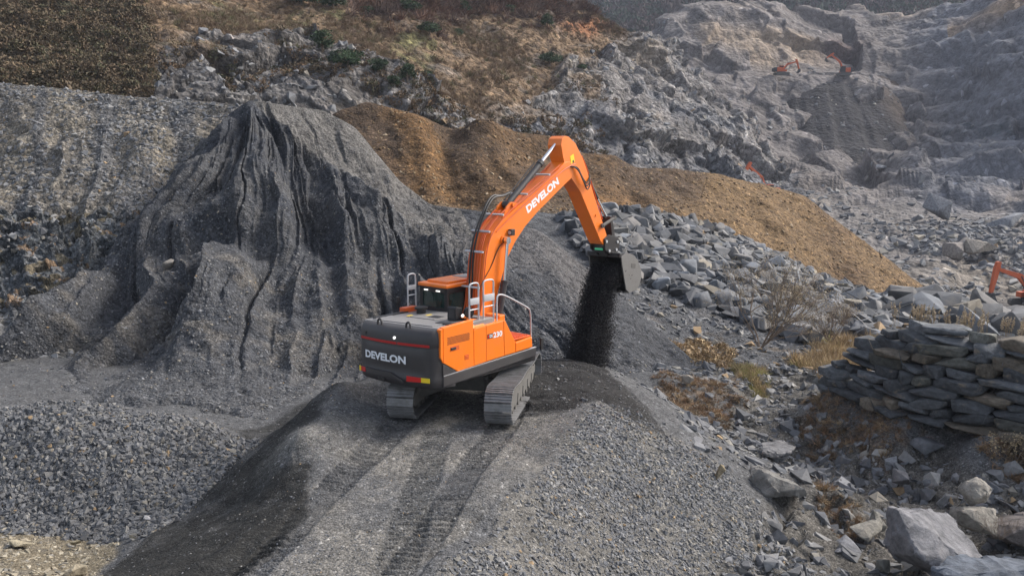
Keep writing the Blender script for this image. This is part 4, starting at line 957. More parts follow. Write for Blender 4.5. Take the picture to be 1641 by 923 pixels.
    # ---------------- arm
    pa = [(3.62, 6.62), (3.66, 6.80), (3.80, 6.88), (3.98, 6.86), (4.32, 6.68), (4.72, 6.22), (4.95, 5.85), (5.30, 5.18), (6.06, 3.88), (6.04, 3.70), (5.94, 3.62), (5.82, 3.64), (5.70, 3.76), (4.62, 5.28), (4.22, 5.62), (3.98, 5.80), (3.82, 6.05), (3.72, 6.3)]
    bm = B(); add_prism(bm, pa, -.235, .235, .012); arm = fin('arm', bm, ORANGE, root)
    bm = B(); add_prism(bm, [(4.05, 6.30), (4.22, 6.38), (4.28, 6.16), (4.11, 6.08)], -.243, -.2352); fin('warning_sticker', bm, YEL, arm)
    bm = B(); add_prism(bm, [(4.16, 6.18), (4.22, 6.21), (4.25, 6.14), (4.19, 6.11)], -.246, -.2431); fin('sticker_print', bm, BLACK, arm)
    bm = B(); add_cyl_y(bm, 5.42, 4.55, .035, -.26, .26, 14); fin('pivot_boss', bm, ORANGE, arm, True)
    for i, (y, o_) in enumerate(((-.12, .0), (-.18, .03), (.12, .0), (.18, .03))):
        bm = B(); add_tube(bm, [(4.74, y, 6.28+o_), (5.02, y, 5.90+o_), (5.12, y, 5.75), (5.40+o_, y, 5.20), (5.85+o_, y, 4.40)], .016, 6, 1); fin('hydraulic_pipe', bm, ORANGE_D, arm)
    for i in range(3):
        y = -.27-.02*i; bm = B(); add_tube(bm, [(4.02+.05*i, y, 6.02), (4.35, y-.03, 6.02-.05*i), (4.55+.05*i, y-.05, 5.72-.12*i), (4.80, y-.04, 5.50-.1*i), (5.02, y, 5.66-.06*i), (5.08, -.2, 5.78)], .018, 7, 2); fin('hydraulic_hose', bm, HOSE, arm)
    # bucket cylinder and links
    b0, b1 = Vector((4.92, 0, 6.05)), Vector((6.38, 0, 4.40)); dr = (b1-b0).normalized()
    bm = B(); add_tube(bm, [b0, b0+dr*1.35], .075, 18); c = fin('bucket_cylinder', bm, CWM, root, True)
    bm = B(); add_tube(bm, [b0+dr*1.3, b1], .042, 14); fin('cylinder_rod', bm, CHROME, c, True)
    for s in (1, -1):
        bm = B(); add_tube(bm, [(5.72, s*.29, 4.22), (6.38, s*.29, 4.42)], .05, 10); add_cyl_y(bm, 5.72, 4.22, .07, s*.29-.03, s*.29+.03, 14); add_cyl_y(bm, 6.38, 4.42, .07, s*.29-.04, s*.29+.04, 14); fin('guide_link', bm, MUD, root, True)
    bm = B(); add_prism(bm, [(6.32, 4.46), (6.44, 4.48), (6.66, 3.72), (6.48, 3.64)], -.17, .17, .02); fin('bucket_link', bm, FRAME, root)
    # quick coupler
    bm = B()
    for s in (1, -1): add_prism(bm, [(5.86, 3.80), (6.10, 3.92), (6.60, 3.80), (6.74, 3.66), (6.70, 3.42), (6.45, 3.30), (6.20, 3.28), (5.90, 3.46)], s*.25-.03, s*.25+.03, .012)
    add_box(bm, 5.98, 6.6, -.22, .22, 3.34, 3.56, .02); qc = fin('quick_coupler', bm, FRAME, root)
    bm = B()
    for x, z in ((5.95, 3.72), (6.58, 3.66), (6.12, 3.42), (6.52, 3.42)): add_cyl_y(bm, x, z, .045, -.31, .31, 14)
    fin('pivot_pin', bm, STEEL, qc, True)
    bm = B(); add_box(bm, 5.92, 5.96, -.16, .12, 3.44, 3.50, .006); fin('green_marker', bm, GREENL, qc)
    # ---------------- bucket, hanging open towards the machine
    shell = [(6.26, 3.26), (6.55, 3.33), (6.95, 3.26), (7.27, 3.05), (7.49, 2.75), (7.52, 2.45), (7.40, 2.20), (7.18, 2.08), (6.80, 2.06)]
    th = .045; inner = []
    for i, p in enumerate(shell):
        q0, q1 = shell[max(i-1, 0)], shell[min(i+1, len(shell)-1)]; t = Vector((q1[0]-q0[0], q1[1]-q0[1])).normalized(); n_ = Vector((-t.y, t.x))
        c = Vector((6.8, 2.7))-Vector(p); n_ = n_ if n_.dot(c) > 0 else -n_
        inner.append((p[0]+n_.x*th, p[1]+n_.y*th))
    bm = B(); rings = []
    for y in (-.60, .60): rings.append(([bm.verts.new((x, y, z)) for x, z in shell], [bm.verts.new((x, y, z)) for x, z in inner]))
    (o0, i0), (o1, i1) = rings
    for k in range(len(shell)-1):
        bm.faces.new([o0[k], o0[k+1], o1[k+1], o1[k]]); bm.faces.new([i0[k], i1[k], i1[k+1], i0[k+1]])
        bm.faces.new([o0[k], i0[k], i0[k+1], o0[k+1]]); bm.faces.new([o1[k], o1[k+1], i1[k+1], i1[k]])
    for k in (0, -1): bm.faces.new([o0[k], o1[k], i1[k], i0[k]])
    bk = fin('bucket', bm, BUCKI, root)
    for s in (1, -1):
        bm = B(); add_prism(bm, [(6.30, 3.24)]+[(x, z) for x, z in shell[1:]]+[(6.62, 2.18), (6.48, 2.6), (6.36, 3.0)], s*.60-.02, s*.60+.02, .006); sp = fin('side_plate', bm, BUCKM, bk)
        bm = B(); add_prism(bm, [(6.9, 2.98), (7.15, 2.93), (7.13, 2.80), (6.88, 2.85)], s*.623-.004, s*.623+.004, .002); fin('maker_plate', bm, MUD, sp)
    bm = B(); add_box(bm, 6.22, 6.36, -.61, .61, 3.20, 3.36, .03)
    for s in (1, -1): add_prism(bm, [(6.15, 3.25), (6.75, 3.2), (6.7, 3.55), (6.5, 3.60), (6.12, 3.50)], s*.19-.025, s*.19+.025, .01)
    fin('top_beam', bm, FRAME, bk)
    for k in range(5):
        y = -.5+k*.25; bm = B(); add_prism(bm, [(6.85, 2.01), (6.85, 2.11), (6.62, 2.07), (6.62, 2.05)], y-.05, y+.05, .01); fin('tooth', bm, BUCKM, bk)
    return root
exc = build_excavator()
# ================================================================== LOOSE STONES AND GRAVEL (uncountable: stuff)
def seen(P, m=140):
    x, y = project(P); return ((x > -m) & (x < 1641+m) & (y > -m) & (y < 923+m*1.2)).astype(float)
M_stone = rockmat('crushed_stone', nscale=9, amt=.25, bump=.35, bdist=.01)
M_chip = rockmat('stone_chips', nscale=2, amt=.2, bump=.3, bdist=.02)
def stuff(o, label, cat): tag(o, label, cat, kind='stuff'); return o
sv = seen(PN, 60)
hv = m_heap*sv
stuff(scatter('coarse_gravel', near_grid, hv, 17000, .030, .105, M_stone, seed=1, sink=-.05, power=1.7, bright=.80, tilt=1.2), 'coarse grey crushed stone covering the heap left of the ramp', 'gravel')
sl_w = m_slope*sv*(.35+sstep(-.3, .5, fbm(PN*.9, 3, 301)))*(1-.75*sstep(.1, .5, fbm(PN*.5+3, 3, 302))*(PN[..., 2] > -.9))
stuff(scatter('slope_gravel', near_grid, sl_w, 44000, .008, .062, M_stone, seed=2, sink=.05, power=3.6, bright=.95, tilt=1.0), 'loose grey gravel on the slope right of the ramp', 'gravel')
rp = (m_ramp*(1-.6*m_trk)+m_bank*.25+.6*m_fresh)*sv*(.2+sstep(-.1, .5, fbm(PN*1.3, 3, 303)))
stuff(scatter('ramp_grit', near_grid, rp, 16000, .006, .030, M_stone, seed=3, sink=.1, power=3, bright=.95), 'fine stone chips strewn over the ramp and its dark bank', 'grit')
rw = ravine*sv*(.3+sstep(-.2, .4, fbm(PN*.6, 3, 304)))+.5*zone(PN, [tuple(atz(*q)[:2]) for q in [(1030,640,-1.5),(1240,700,-2.4),(1320,800,-2.5),(1130,740,-1.2)]], soft=.4)*sv
stuff(scatter('ravine_rubble', near_grid, rw, 24000, .022, .30, M_stone, seed=4, sink=.1, power=4.2, bright=1.0, lib=LIB+FLAT), 'mixed broken stones on the ravine floor', 'rubble')
stuff(scatter('valley_pebbles', near_grid, (1-m_heap)*(1-m_ramp)*(1-m_bank)*(1-m_slope)*(1-ravine)*(1-m_tan)*sv, 9000, .018, .09, M_stone, seed=5, sink=.1, power=4, bright=.85), 'small stones on the dark valley floor left of the ramp', 'stones')
stuff(scatter('tan_stones', near_grid, m_tan*sv, 2600, .012, .09, M_stone, seed=6, sink=.15, power=5, pal=[(.28, .25, .19), (.24, .21, .16), (.32, .29, .23), (.2, .19, .17)], pw=[1, 1, .7, .8]), 'small tan stones in the sandy corner soil', 'stones')
mw = seen(mound_grid.P, 40)*(.15+sstep(.12, .5, mound_V))*(.3+sstep(-.2, .4, fbm(mound_grid.P*.35, 3, 305)))
stuff(scatter('mound_chips', mound_grid, mw, 34000, .018, .085, M_chip, seed=7, sink=.1, power=3.4, bright=.92), 'light stone chips scattered on the dark gullied mound', 'stone chips')
sw = seen(scree_grid.P, 40)*(.4+sstep(-.2, .4, fbm(scree_grid.P*.25, 3, 306)))*(1-.3*scree_strata)
stuff(scatter('scree_stones', scree_grid, sw, 17000, .035, .24, M_chip, seed=8, sink=.12, power=4, bright=1.0, lib=LIB+FLAT), 'pale angular stones on the left scree bank', 'scree')
SP = spoil_grid.P
OC = [(.17, .11, .058), (.23, .165, .095), (.12, .078, .042), (.28, .22, .15), (.10, .065, .04)]
stuff(scatter('spoil_stones', spoil_grid, seen(SP, 40)*(.5+1.2*sstep(.45, .7, spoil_V)*(spoil_U < .5)), 16000, .03, .24, M_chip, seed=9, sink=.1, power=4.4, pal=OC, pw=[1, .8, 1, .35, .8]), 'ochre and tan stones on the brown spoil heap', 'stones')
fx, fy = project(far_grid.P)
fw = far_floor*seen(far_grid.P, 40)*(.12+sstep(0, .45, fbm(far_grid.P*.05, 3, 307)))*(1-.9*np.exp(-((fy-492)/14)**2)*(fx > 1530))
stuff(scatter('floor_rubble', far_grid, fw, 9000, .12, 1.15, M_chip, seed=10, sink=.05, power=4.5, bright=1.05, lib=LIB+FLAT), 'broken grey rock covering the far quarry floor', 'rubble')
cw_ = (1-far_floor)*seen(far_grid.P, 40)*sstep(.0, .5, fbm(far_grid.P*.03+5, 3, 308))
stuff(scatter('bench_rubble', far_grid, cw_, 900, .2, 1.3, M_chip, seed=11, sink=.1, power=4, bright=1.15, lib=LIB+FLAT), 'fallen blocks on the ledges of the far quarry face', 'rubble')
stuff(scatter('talus_blocks', talus_grid, seen(talus_grid.P, 40), 700, .12, .9, M_chip, seed=12, sink=.1, power=4.5, bright=1.15), 'pale blocks scattered on the dark talus cone', 'stones')
stuff(scatter('cliff_blocks', mt_grid, mt_rock*seen(mt_grid.P, 20)*sstep(-.1, .4, fbm(mt_grid.P*.08, 3, 309)), 5000, .12, .8, M_chip, seed=13, sink=.15, power=3.6, bright=1.1, lib=LIB+FLAT), 'broken grey blocks on the ledges of the hillside cliff', 'rubble')

# ================================================================== VEGETATION STUFF
def clump_lib(kind, n, seed):
    r = np.random.default_rng(seed); out = []
    for q in range(4):
        V, F = [], []
        for k in range(n):
            if kind == 'twig':
                a = r.uniform(0, 6.28); e = r.uniform(.25, 1.35); L = r.uniform(.5, 1.1)
                d = np.array([math.cos(a)*math.cos(e), math.sin(a)*math.cos(e), math.sin(e)]); p0 = r.normal(0, .18, 3)*[1, 1, .1]
                w = np.cross(d, r.normal(0, 1, 3)); w /= np.linalg.norm(w); w *= .035
                i = len(V); V += [p0-w, p0+w, p0+d*L]; F.append([i, i+1, i+2])
            else:
                c = r.normal(0, 1, 3); c /= np.linalg.norm(c); c *= r.uniform(.35, 1)**.6; c[2] = abs(c[2])*.8
                t = r.normal(0, 1, 3); t /= np.linalg.norm(t); u = np.cross(t, r.normal(0, 1, 3)); u /= np.linalg.norm(u)
                s = r.uniform(.12, .28); i = len(V); V += [c-t*s, c+t*s, c+u*s*1.2]; F.append([i, i+1, i+2])
        out.append((np.array(V), np.array(F)))
    return out
M_veg = rockmat('dry_brush', nscale=1, amt=.2, bump=0, rough=.95, spots=0)
TW, LF = clump_lib('twig', 26, 1), clump_lib('leaf', 46, 2)
mx_, my_ = project(mt_grid.P); ms = seen(mt_grid.P, 30); MP = mt_grid.P
BR = [(.125, .096, .064), (.14, .102, .066), (.11, .09, .058), (.10, .094, .055), (.15, .112, .072)]
stuff(scatter('brush', mt_grid, mt_bush*ms*(.3+sstep(-.3, .3, fbm(MP*.1, 3, 310))), 15000, .22, .85, M_veg, lib=TW+LF, seed=20, sink=0, power=1.5, pal=BR, pw=[1, .8, .8, .55, .4], tilt=.2), 'dense brown leafless brush on the hillside at the upper left', 'brush')
gw = mt_veg*(1-mt_bush)*ms*(.15+sstep(-.15, .35, fbm(MP*.09, 3, 311)))
stuff(scatter('dry_grass', mt_grid, gw, 9000, .3, 1.0, M_veg, lib=TW, seed=21, sink=0, power=1.6, pal=[(.22, .162, .105), (.19, .135, .09), (.15, .11, .075), (.14, .138, .07)], pw=[1, 1, .6, .35], tilt=.2), 'dry brown grass tufts on the hillside above the cliff', 'grass')
top = np.exp(-((my_+10)/34)**2)*(mx_ > 560)*(mx_ < 980)*mt_veg
stuff(scatter('bare_bushes', mt_grid, top*ms, 1500, 1.0, 2.6, M_veg, lib=TW, seed=22, sink=0, power=1.3, pal=[(.13, .09, .075), (.10, .075, .06), (.16, .09, .06)], pw=[1, 1, .7], tilt=.2), 'leafless reddish bushes along the hilltop', 'bushes')
gz = mt_rock*ms*sstep(.05, .4, fbm(MP*.07+3, 3, 312))*(mx_ < 1000)
stuff(scatter('ledge_grass', mt_grid, gz, 1800, .3, .8, M_veg, lib=TW+LF, seed=23, sink=0, power=1.6, pal=[(.16, .11, .07), (.11, .085, .055), (.07, .07, .04)], pw=[1, 1, .4], tilt=.2), 'dry grass growing on the cliff ledges', 'grass')
TREE = clump_lib('leaf', 60, 5)
for V_, F_ in TREE: V_[:, 2] *= 1.7
hx, hy = project(hill_grid.P)
stuff(scatter('forest', hill_grid, seen(hill_grid.P, 60)*(hx > 850)*(hy < 80), 7000, 2.6, 5.2, M_veg, lib=TREE, seed=24, sink=-.2, power=1.2, pal=[(.035, .055, .035), (.03, .045, .03), (.09, .07, .06), (.075, .06, .055)], pw=[1, .8, .9, .8], tilt=.1), 'far wood of dark evergreens and bare trees beyond the quarry rim', 'forest')
def gzone(grid, pts, z, soft=.5): return zone(grid.P, [tuple(atz(x, y, z)[:2]) for x, y in pts], soft=soft)
GOLD = [(.42, .32, .19), (.36, .27, .16), (.29, .21, .13), (.29, .27, .11)]
RUST = [(.27, .18, .115), (.20, .14, .09), (.34, .25, .15)]
w1 = gzone(near_grid, [(1165,575),(1200,570),(1235,610),(1225,635),(1180,610)], -2.5)
stuff(scatter('golden_grass', near_grid, w1, 420, .22, .42, M_veg, lib=TW, seed=30, sink=0, pal=GOLD, pw=[1, .8, .4, 1], tilt=.3), 'yellow green grass clump at the foot of the dark slope', 'grass')
pv = pile_grid
def pzone(pts, d, soft=.5): return zone(pv.P, [tuple(at(x, y, dd)[:2]) for (x, y), dd in zip(pts, d)], soft=soft)
w2n = gzone(near_grid, [(1275,562),(1320,530),(1400,528),(1480,540),(1400,575),(1330,592)], -1.9)
stuff(scatter('golden_grass', near_grid, w2n, 900, .25, .6, M_veg, lib=TW, seed=36, sink=0, pal=GOLD, pw=[1, 1, .6, .1], tilt=.3), 'straw coloured grass at the left foot of the stacked slab wall', 'grass')
w2 = pzone([(1270,560),(1320,520),(1400,515),(1480,525),(1420,560),(1330,585)], [36, 42, 44, 42, 37, 34])
stuff(scatter('golden_grass', pv, w2, 900, .35, .75, M_veg, lib=TW, seed=31, sink=0, pal=GOLD, pw=[1, 1, .6, .1], tilt=.3), 'tall straw coloured grass left of the stacked slab wall', 'grass')
w3 = pzone([(1060,520),(1130,505),(1180,545),(1160,590),(1080,570)], [39, 41, 39, 35, 36])
stuff(scatter('rusty_scrub', pv, w3, 420, .15, .36, M_veg, lib=TW+LF, seed=32, sink=0, pal=RUST[2:]+GOLD[1:3], pw=[1, 1, .5], tilt=.3), 'low rusty scrub below the boulder pile', 'scrub')
w4 = np.maximum(gzone(near_grid, [(1045,620),(1170,600),(1200,655),(1090,675)], -2.0), gzone(near_grid, [(1285,625),(1400,650),(1500,690),(1430,715),(1285,680)], -2.0))
w4 = np.maximum(w4, gzone(near_grid, [(1560,700),(1700,715),(1700,780),(1600,760)], -2.0))
w4 = np.maximum(w4, gzone(near_grid, [(1290,770),(1330,800),(1400,850),(1340,860)], -2.6))
stuff(scatter('rusty_scrub', near_grid, w4*sv, 2300, .07, .28, M_veg, lib=TW, seed=33, sink=0, pal=RUST, pw=[1, 1, .5], tilt=.4), 'short rusty dry plants around the ravine', 'scrub')

# ================================================================== BOULDERS
def boulder_mesh(seed, sx=1, sy=1, sz=1, n=13, blocky=.6, bev=.07, cuts=1, rough=.03, col=(.20, .205, .215), fr=None):
    r = random.Random(seed); bm = bmesh.new()
    for _ in range(n):
        v = Vector((r.uniform(-1, 1), r.uniform(-1, 1), r.uniform(-1, 1))); m = max(abs(v.x), abs(v.y), abs(v.z))
        v = (v/m).lerp(v.normalized(), 1-blocky)*r.uniform(.86, 1)
        bm.verts.new((v.x*sx, v.y*sy, v.z*sz))
    g = bmesh.ops.convex_hull(bm, input=bm.verts)
    bmesh.ops.delete(bm, geom=[x for x in g['geom_interior'] if isinstance(x, bmesh.types.BMVert)], context='VERTS')
    bmesh.ops.dissolve_limit(bm, angle_limit=R(14), verts=bm.verts, edges=bm.edges)
    bmesh.ops.bevel(bm, geom=list(bm.edges), offset=bev*min(sx, sy, sz), segments=2, affect='EDGES', profile=.6)
    bmesh.ops.triangulate(bm, faces=bm.faces)
    for _ in range(cuts): bmesh.ops.subdivide_edges(bm, edges=[e for e in bm.edges if e.calc_length() > (.22 if cuts < 3 else .09)*min(sx, sy, sz)], cuts=1)
    bmesh.ops.triangulate(bm, faces=bm.faces)
    bm.normal_update()
    co = np.array([v.co[:] for v in bm.verts]); f = fr or 1.6/max(sx, sy, sz)
    dn = fbm(co*f+seed*3.1, 4, seed)*rough*2.2+fbm(co*f*4+seed, 3, seed+5)*rough*.8
    if cuts >= 3: dn = dn+chunks(co*f*1.6+seed, seed)[0]*.045+chunks(co*f*4.5+seed, seed+9)[0]*.016
    for v, d in zip(bm.verts, dn): v.co += v.normal*float(d)*max(sx, sy, sz)
    me = bpy.data.meshes.new('boulder'); bm.to_mesh(me); bm.free()
    for p in me.polygons: p.use_smooth = True
    try: me.set_sharp_from_angle(angle=R(28))
    except Exception: pass
    me.color_attributes.new('Col', 'FLOAT_COLOR', 'POINT').data.foreach_set('color', np.tile([*col, 1], len(me.vertices)).astype(np.float32))
    return me
M_boulder = rockmat('boulder_rock', nscale=1.8, amt=.3, bump=.5, bdist=.05, spots=.3)
M_slab = rockmat('slab_rock', nscale=4.2, amt=.5, bump=.8, bdist=.04, spots=.6)
M_big = rockmat('big_boulder_rock', nscale=3.6, amt=.45, bump=1.0, bdist=.09, spots=.15)
bms = [boulder_mesh(500+i, 1, .70+.25*(i % 3)/2, .55+.2*((i*7) % 4)/3, n=14+i % 6, blocky=.55+.1*(i % 3), bev=.15, rough=.022) for i in range(12)]
for m in bms: m.materials.append(M_boulder)
bks = [boulder_mesh(560+i, 1, .8, .62+.06*i, n=11+i, blocky=.95, bev=.05, rough=.02, cuts=2) for i in range(6)]
for m in bks: m.materials.append(M_boulder)
def put_boulder(me, loc, s, rot, label, group=None, name='boulder', tint=None, cat='boulder'):
    o = bpy.data.objects.new(name, me); COL.objects.link(o); o.location = loc; o.scale = (s, s, s) if isinstance(s, (int, float)) else s
    o.rotation_euler = rot; tag(o, label, cat, group); t = tint or (1, 1, 1); o.color = (*t, 1); return o
r = random.Random(11)
PP = pile_grid.P; gx_, gy_ = project(PP)
poly = [(900,352),(985,338),(1060,345),(1110,354),(1200,392),(1270,408),(1300,440),(1420,462),(1500,470),(1560,478),(1641,505),(1720,530),(1720,562),(1600,552),(1500,540),(1400,545),(1340,535),(1280,550),(1200,522),(1150,500),(1090,478),(1030,452),(975,430),(925,400)]
mask = inpoly(gx_, gy_, poly) > 0; ii, jj = np.where(mask)
acc = []; NB = 270; tries = 0; rr_ = np.random.default_rng(5)
wts = 1/np.maximum(1, (gy_[ii, jj]-300)/100)**0
dist_ = PP[ii, jj, 1]-CAM[1]
area = np.linalg.norm(np.cross(PP[np.minimum(ii+1, PP.shape[0]-1), jj]-PP[ii, jj], PP[ii, np.minimum(jj+1, PP.shape[1]-1)]-PP[ii, jj]), axis=1); pr_ = area/dist_**1.4; pr_ /= pr_.sum()
order = rr_.choice(len(ii), 20000, p=pr_)
for k in order:
    p = PP[ii[k], jj[k]]; X_ = gx_[ii[k], jj[k]]
    if X_ > 1425: continue
    s = r.uniform(.48, .85)
    if r.random() < .06: s *= 1.4
    if all((p[0]-q[0])**2+(p[1]-q[1])**2+(p[2]-q[2])**2 > (.60*(s+q[3]))**2 for q in acc): acc.append((*p, s, X_))
    if len(acc) >= NB: break
nb1 = len(acc); big_ = inpoly(gx_[ii, jj], gy_[ii, jj], [(1430,478),(1530,482),(1641,505),(1760,530),(1760,562),(1600,548),(1500,530),(1435,520)])
for k in rr_.choice(len(ii), 6000, p=big_*pr_/(big_*pr_).sum()):
    p = PP[ii[k], jj[k]]; s = r.uniform(1.0, 1.6)
    if all((p[0]-q[0])**2+(p[1]-q[1])**2+(p[2]-q[2])**2 > (.62*(s+q[3]))**2 for q in acc): acc.append((*p, s, gx_[ii[k], jj[k]]))
    if len(acc) >= nb1+44: break
print('boulders', nb1, len(acc))
for k, (x, y, z, s, X_) in enumerate(acc):
    v = r.uniform(.58, 1.10); wm = r.uniform(-.06, .08); pal_ = (v*(1+wm), v, v*(1-wm*1.2))
    if r.random() < .05: pal_ = (1.55, 1.35, 1.05)
    if X_ > 1430: pal_ = tuple(c*.68 for c in pal_)
    lab = 'grey boulder in the long loose pile between the ochre heap and the slope' if X_ <= 1430 else 'large dark angular block in the row of blocks behind the slab wall'
    put_boulder(bms[k % 12] if X_ <= 1430 else bks[k % 6], (x, y, z+s*r.uniform(.15, .45)), s, (r.uniform(-.5, .5), r.uniform(-.5, .5), r.uniform(0, 6.28)), lab, 'boulders heaped below the ochre spoil' if X_ <= 1430 else 'big dark blocks behind the slab wall', tint=pal_)
stuff(scatter('pile_rubble', pile_grid, mask.astype(float), 2700, .28, .80, M_boulder, seed=40, sink=-.3, power=1.3, bright=.8), 'smaller grey stones filling the gaps of the boulder pile', 'rubble')
low = inpoly(gx_, gy_, [(960,430),(1100,480),(1200,525),(1300,550),(1420,545),(1641,555),(1641,620),(1300,640),(1100,620),(1000,520)])
stuff(scatter('slope_stones', pile_grid, low, 5000, .03, .30, M_chip, seed=41, sink=.1, power=5, bright=.9), 'small stones on the dark slope below the boulder pile', 'stones')

# single boulders near the camera and far off
def solo(x, y, z, s, seed, label, col, rot=(0, 0, 0), name='boulder', d=None, **k):
    p = at(x, y, d) if d else atz(x, y, z)
    me = boulder_mesh(seed, *s, col=col, **k); me.materials.append(M_big); me.name = name
    return put_boulder(me, p, 1, rot, label, name=name)
solo(1502, 870, -2.0, (1.10, .80, .88), 906, 'huge pale grey split boulder with a dusty top, in front at the lower right', (.165, .165, .175), (R(-8), R(22), R(20)), n=13, blocky=.9, cuts=4, bev=.04, rough=.03)
solo(1585, 925, -2.3, (1.25, .65, .38), 921, 'low blue grey slab of rock at the bottom right corner', (.105, .12, .145), (R(-14), R(3), R(12)), n=16, blocky=.9, cuts=4, bev=.04, rough=.028)
solo(1558, 786, -1.55, (.44, .40, .36), 933, 'rounded beige boulder perched on top of a pale stone', (.25, .235, .21), (R(6), R(-4), R(30)), n=18, blocky=.45, cuts=4, bev=.2, rough=.025)
solo(1568, 832, -2.05, (.62, .5, .30), 941, 'pale flattish boulder carrying the beige perched boulder', (.23, .215, .19), (R(0), R(4), R(-10)), n=14, blocky=.6, cuts=4, bev=.12, rough=.025)
solo(1395, 846, -2.45, (.50, .30, .10), 952, 'flat beige slab lying left of the huge split boulder', (.22, .21, .185), (R(8), R(-14), R(25)), n=12, blocky=.9, cuts=2, bev=.1, rough=.015)
solo(1412, 830, -2.35, (.30, .22, .34), 953, 'greenish grey upright stone behind the huge split boulder', (.19, .185, .165), (R(10), R(30), R(45)), n=10, blocky=.8, cuts=2, bev=.08, rough=.02)
solo(1362, 872, -2.6, (.62, .3, .14), 954, 'long dark grey rock between the gravel slope and the split boulder', (.15, .155, .17), (R(0), R(-12), R(20)), n=12, blocky=.8, cuts=2, bev=.06, rough=.02)
solo(1413, 905, -2.65, (.24, .2, .17), 955, 'small greenish stone at the foot of the split boulder', (.18, .18, .165), (0, .3, 1), n=11, cuts=2, rough=.02)
solo(1152, 757, -1.12, (.15, .13, .24), 956, 'brown pointed stone standing in the gravel slope', (.20, .165, .11), (R(10), R(25), .4), n=10, blocky=.6, cuts=2, rough=.02)
solo(1482, 712, -2.0, (.50, .38, .20), 957, 'flat topped dark boulder among the rubble before the slab wall', (.13, .135, .145), (R(5), 0, R(15)), n=13, blocky=.9, cuts=2, rough=.015)
solo(1442, 765, -2.45, (.33, .3, .22), 958, 'grey boulder in the middle of the ravine rubble', (.17, .165, .17), (.2, .3, .8), n=12, cuts=2, rough=.02)
solo(1600, 740, -2.2, (.24, .2, .15), 959, 'small beige boulder at the right of the ravine rubble', (.30, .28, .23), (.1, .1, .8), n=12, cuts=2, rough=.02)
solo(1630, 850, -2.35, (.75, .6, .42), 960, 'brown grey boulder cut by the right edge below the perched stone', (.14, .125, .12), (.1, .1, .3), n=13, cuts=4, rough=.02)
solo(1245, 722, -2.1, (.85, .5, .22), 961, 'low smooth grey outcrop beside the ledge in the ravine', (.16, .16, .165), (R(8), R(10), R(20)), n=14, blocky=.6, cuts=4, rough=.025)
solo(1245, 775, -1.75, (.75, .55, .26), 962, 'layered grey rock ledge where the gravel slope ends', (.175, .17, .16), (R(-4), R(14), R(-12)), n=14, blocky=.9, cuts=4, rough=.03)
solo(33, 872, -1.72, (.24, .17, .10), 963, 'tan flat stone on the sandy corner soil', (.32, .28, .20), (.1, .1, .5), n=11, blocky=.8, cuts=2, rough=.015)
solo(118, 916, -1.42, (.27, .22, .16), 964, 'large rounded tan stone at the bottom left edge', (.26, .225, .165), (.1, 0, 1.2), n=16, blocky=.4, cuts=2, rough=.02)
solo(122, 868, -1.9, (.13, .10, .06), 965, 'tan stone where the sandy soil meets the coarse gravel', (.27, .235, .16), (.1, 0, .2), n=12, cuts=2, rough=.02)
solo(213, 858, -1.60, (.10, .09, .07), 966, 'small beige stone at the foot of the dark bank', (.28, .25, .19), (.1, 0, .2), n=12, cuts=2, rough=.02)
solo(236, 830, -1.42, (.09, .06, .06), 967, 'light grey stone near the lower edge of the coarse gravel', (.33, .33, .34), (.1, .4, .2), n=10, cuts=2, rough=.02)
solo(240, 757, -1.2, (.12, .05, .045), 968, 'pale flat stone in the middle of the coarse gravel heap', (.38, .37, .35), (.1, -.3, .4), n=10, cuts=2, rough=.02)
solo(1102, 608, -1.55, (.24, .2, .16), 969, 'pale brown stone beside the dark ridge right of the excavator', (.27, .245, .21), (.1, .2, .4), n=12, cuts=2, rough=.02)
solo(268, 425, 0, (.30, .25, .38), 970, 'pale pointed stone on the gullied mound', (.22, .205, .185), (.2, .3, .4), d=41.2, n=10, cuts=2, rough=.02)
for i, (x, y, d, s) in enumerate([(1422, 266, 218, (3.2, 1.6, .9)), (1445, 264, 219, (1.6, 1.3, 1.2)), (1468, 266, 218, (2.8, 1.5, 1.6))]):
    solo(x, y, 0, s, 980+i, ['long flat pale slab at the foot of the dark talus', 'small pale block between two slabs below the talus', 'pale pointed slab right of the flat one below the talus'][i], (.30, .30, .31), (.1, -.2+.3*i, .3), d=d, n=11, blocky=.9, cuts=1, rough=.015)
solo(1505, 330, 0, (2.9, 2.0, 1.8), 985, 'big smooth bluish boulder on the far rubble slope', (.19, .195, .21), (.1, .5, .3), d=152, n=14, cuts=2, rough=.02)
solo(1612, 355, 0, (4.4, 2.5, 1.5), 986, 'long flat blue grey slab on the far slope at the right', (.19, .20, .22), (.1, -.25, .2), d=146, n=14, cuts=2, rough=.02)
solo(1532, 402, 0, (2.0, 1.5, 1.6), 987, 'brown grey boulder beside the pale ledge on the far slope', (.22, .20, .185), (.3, .4, .3), d=128, n=12, cuts=2, rough=.02)
solo(1572, 398, 0, (3.0, 1.5, 1.2), 988, 'pale tan ledge block on the far slope above the distant excavator', (.26, .235, .205), (.1, .1, .3), d=128, n=14, blocky=.9, cuts=2, rough=.03)

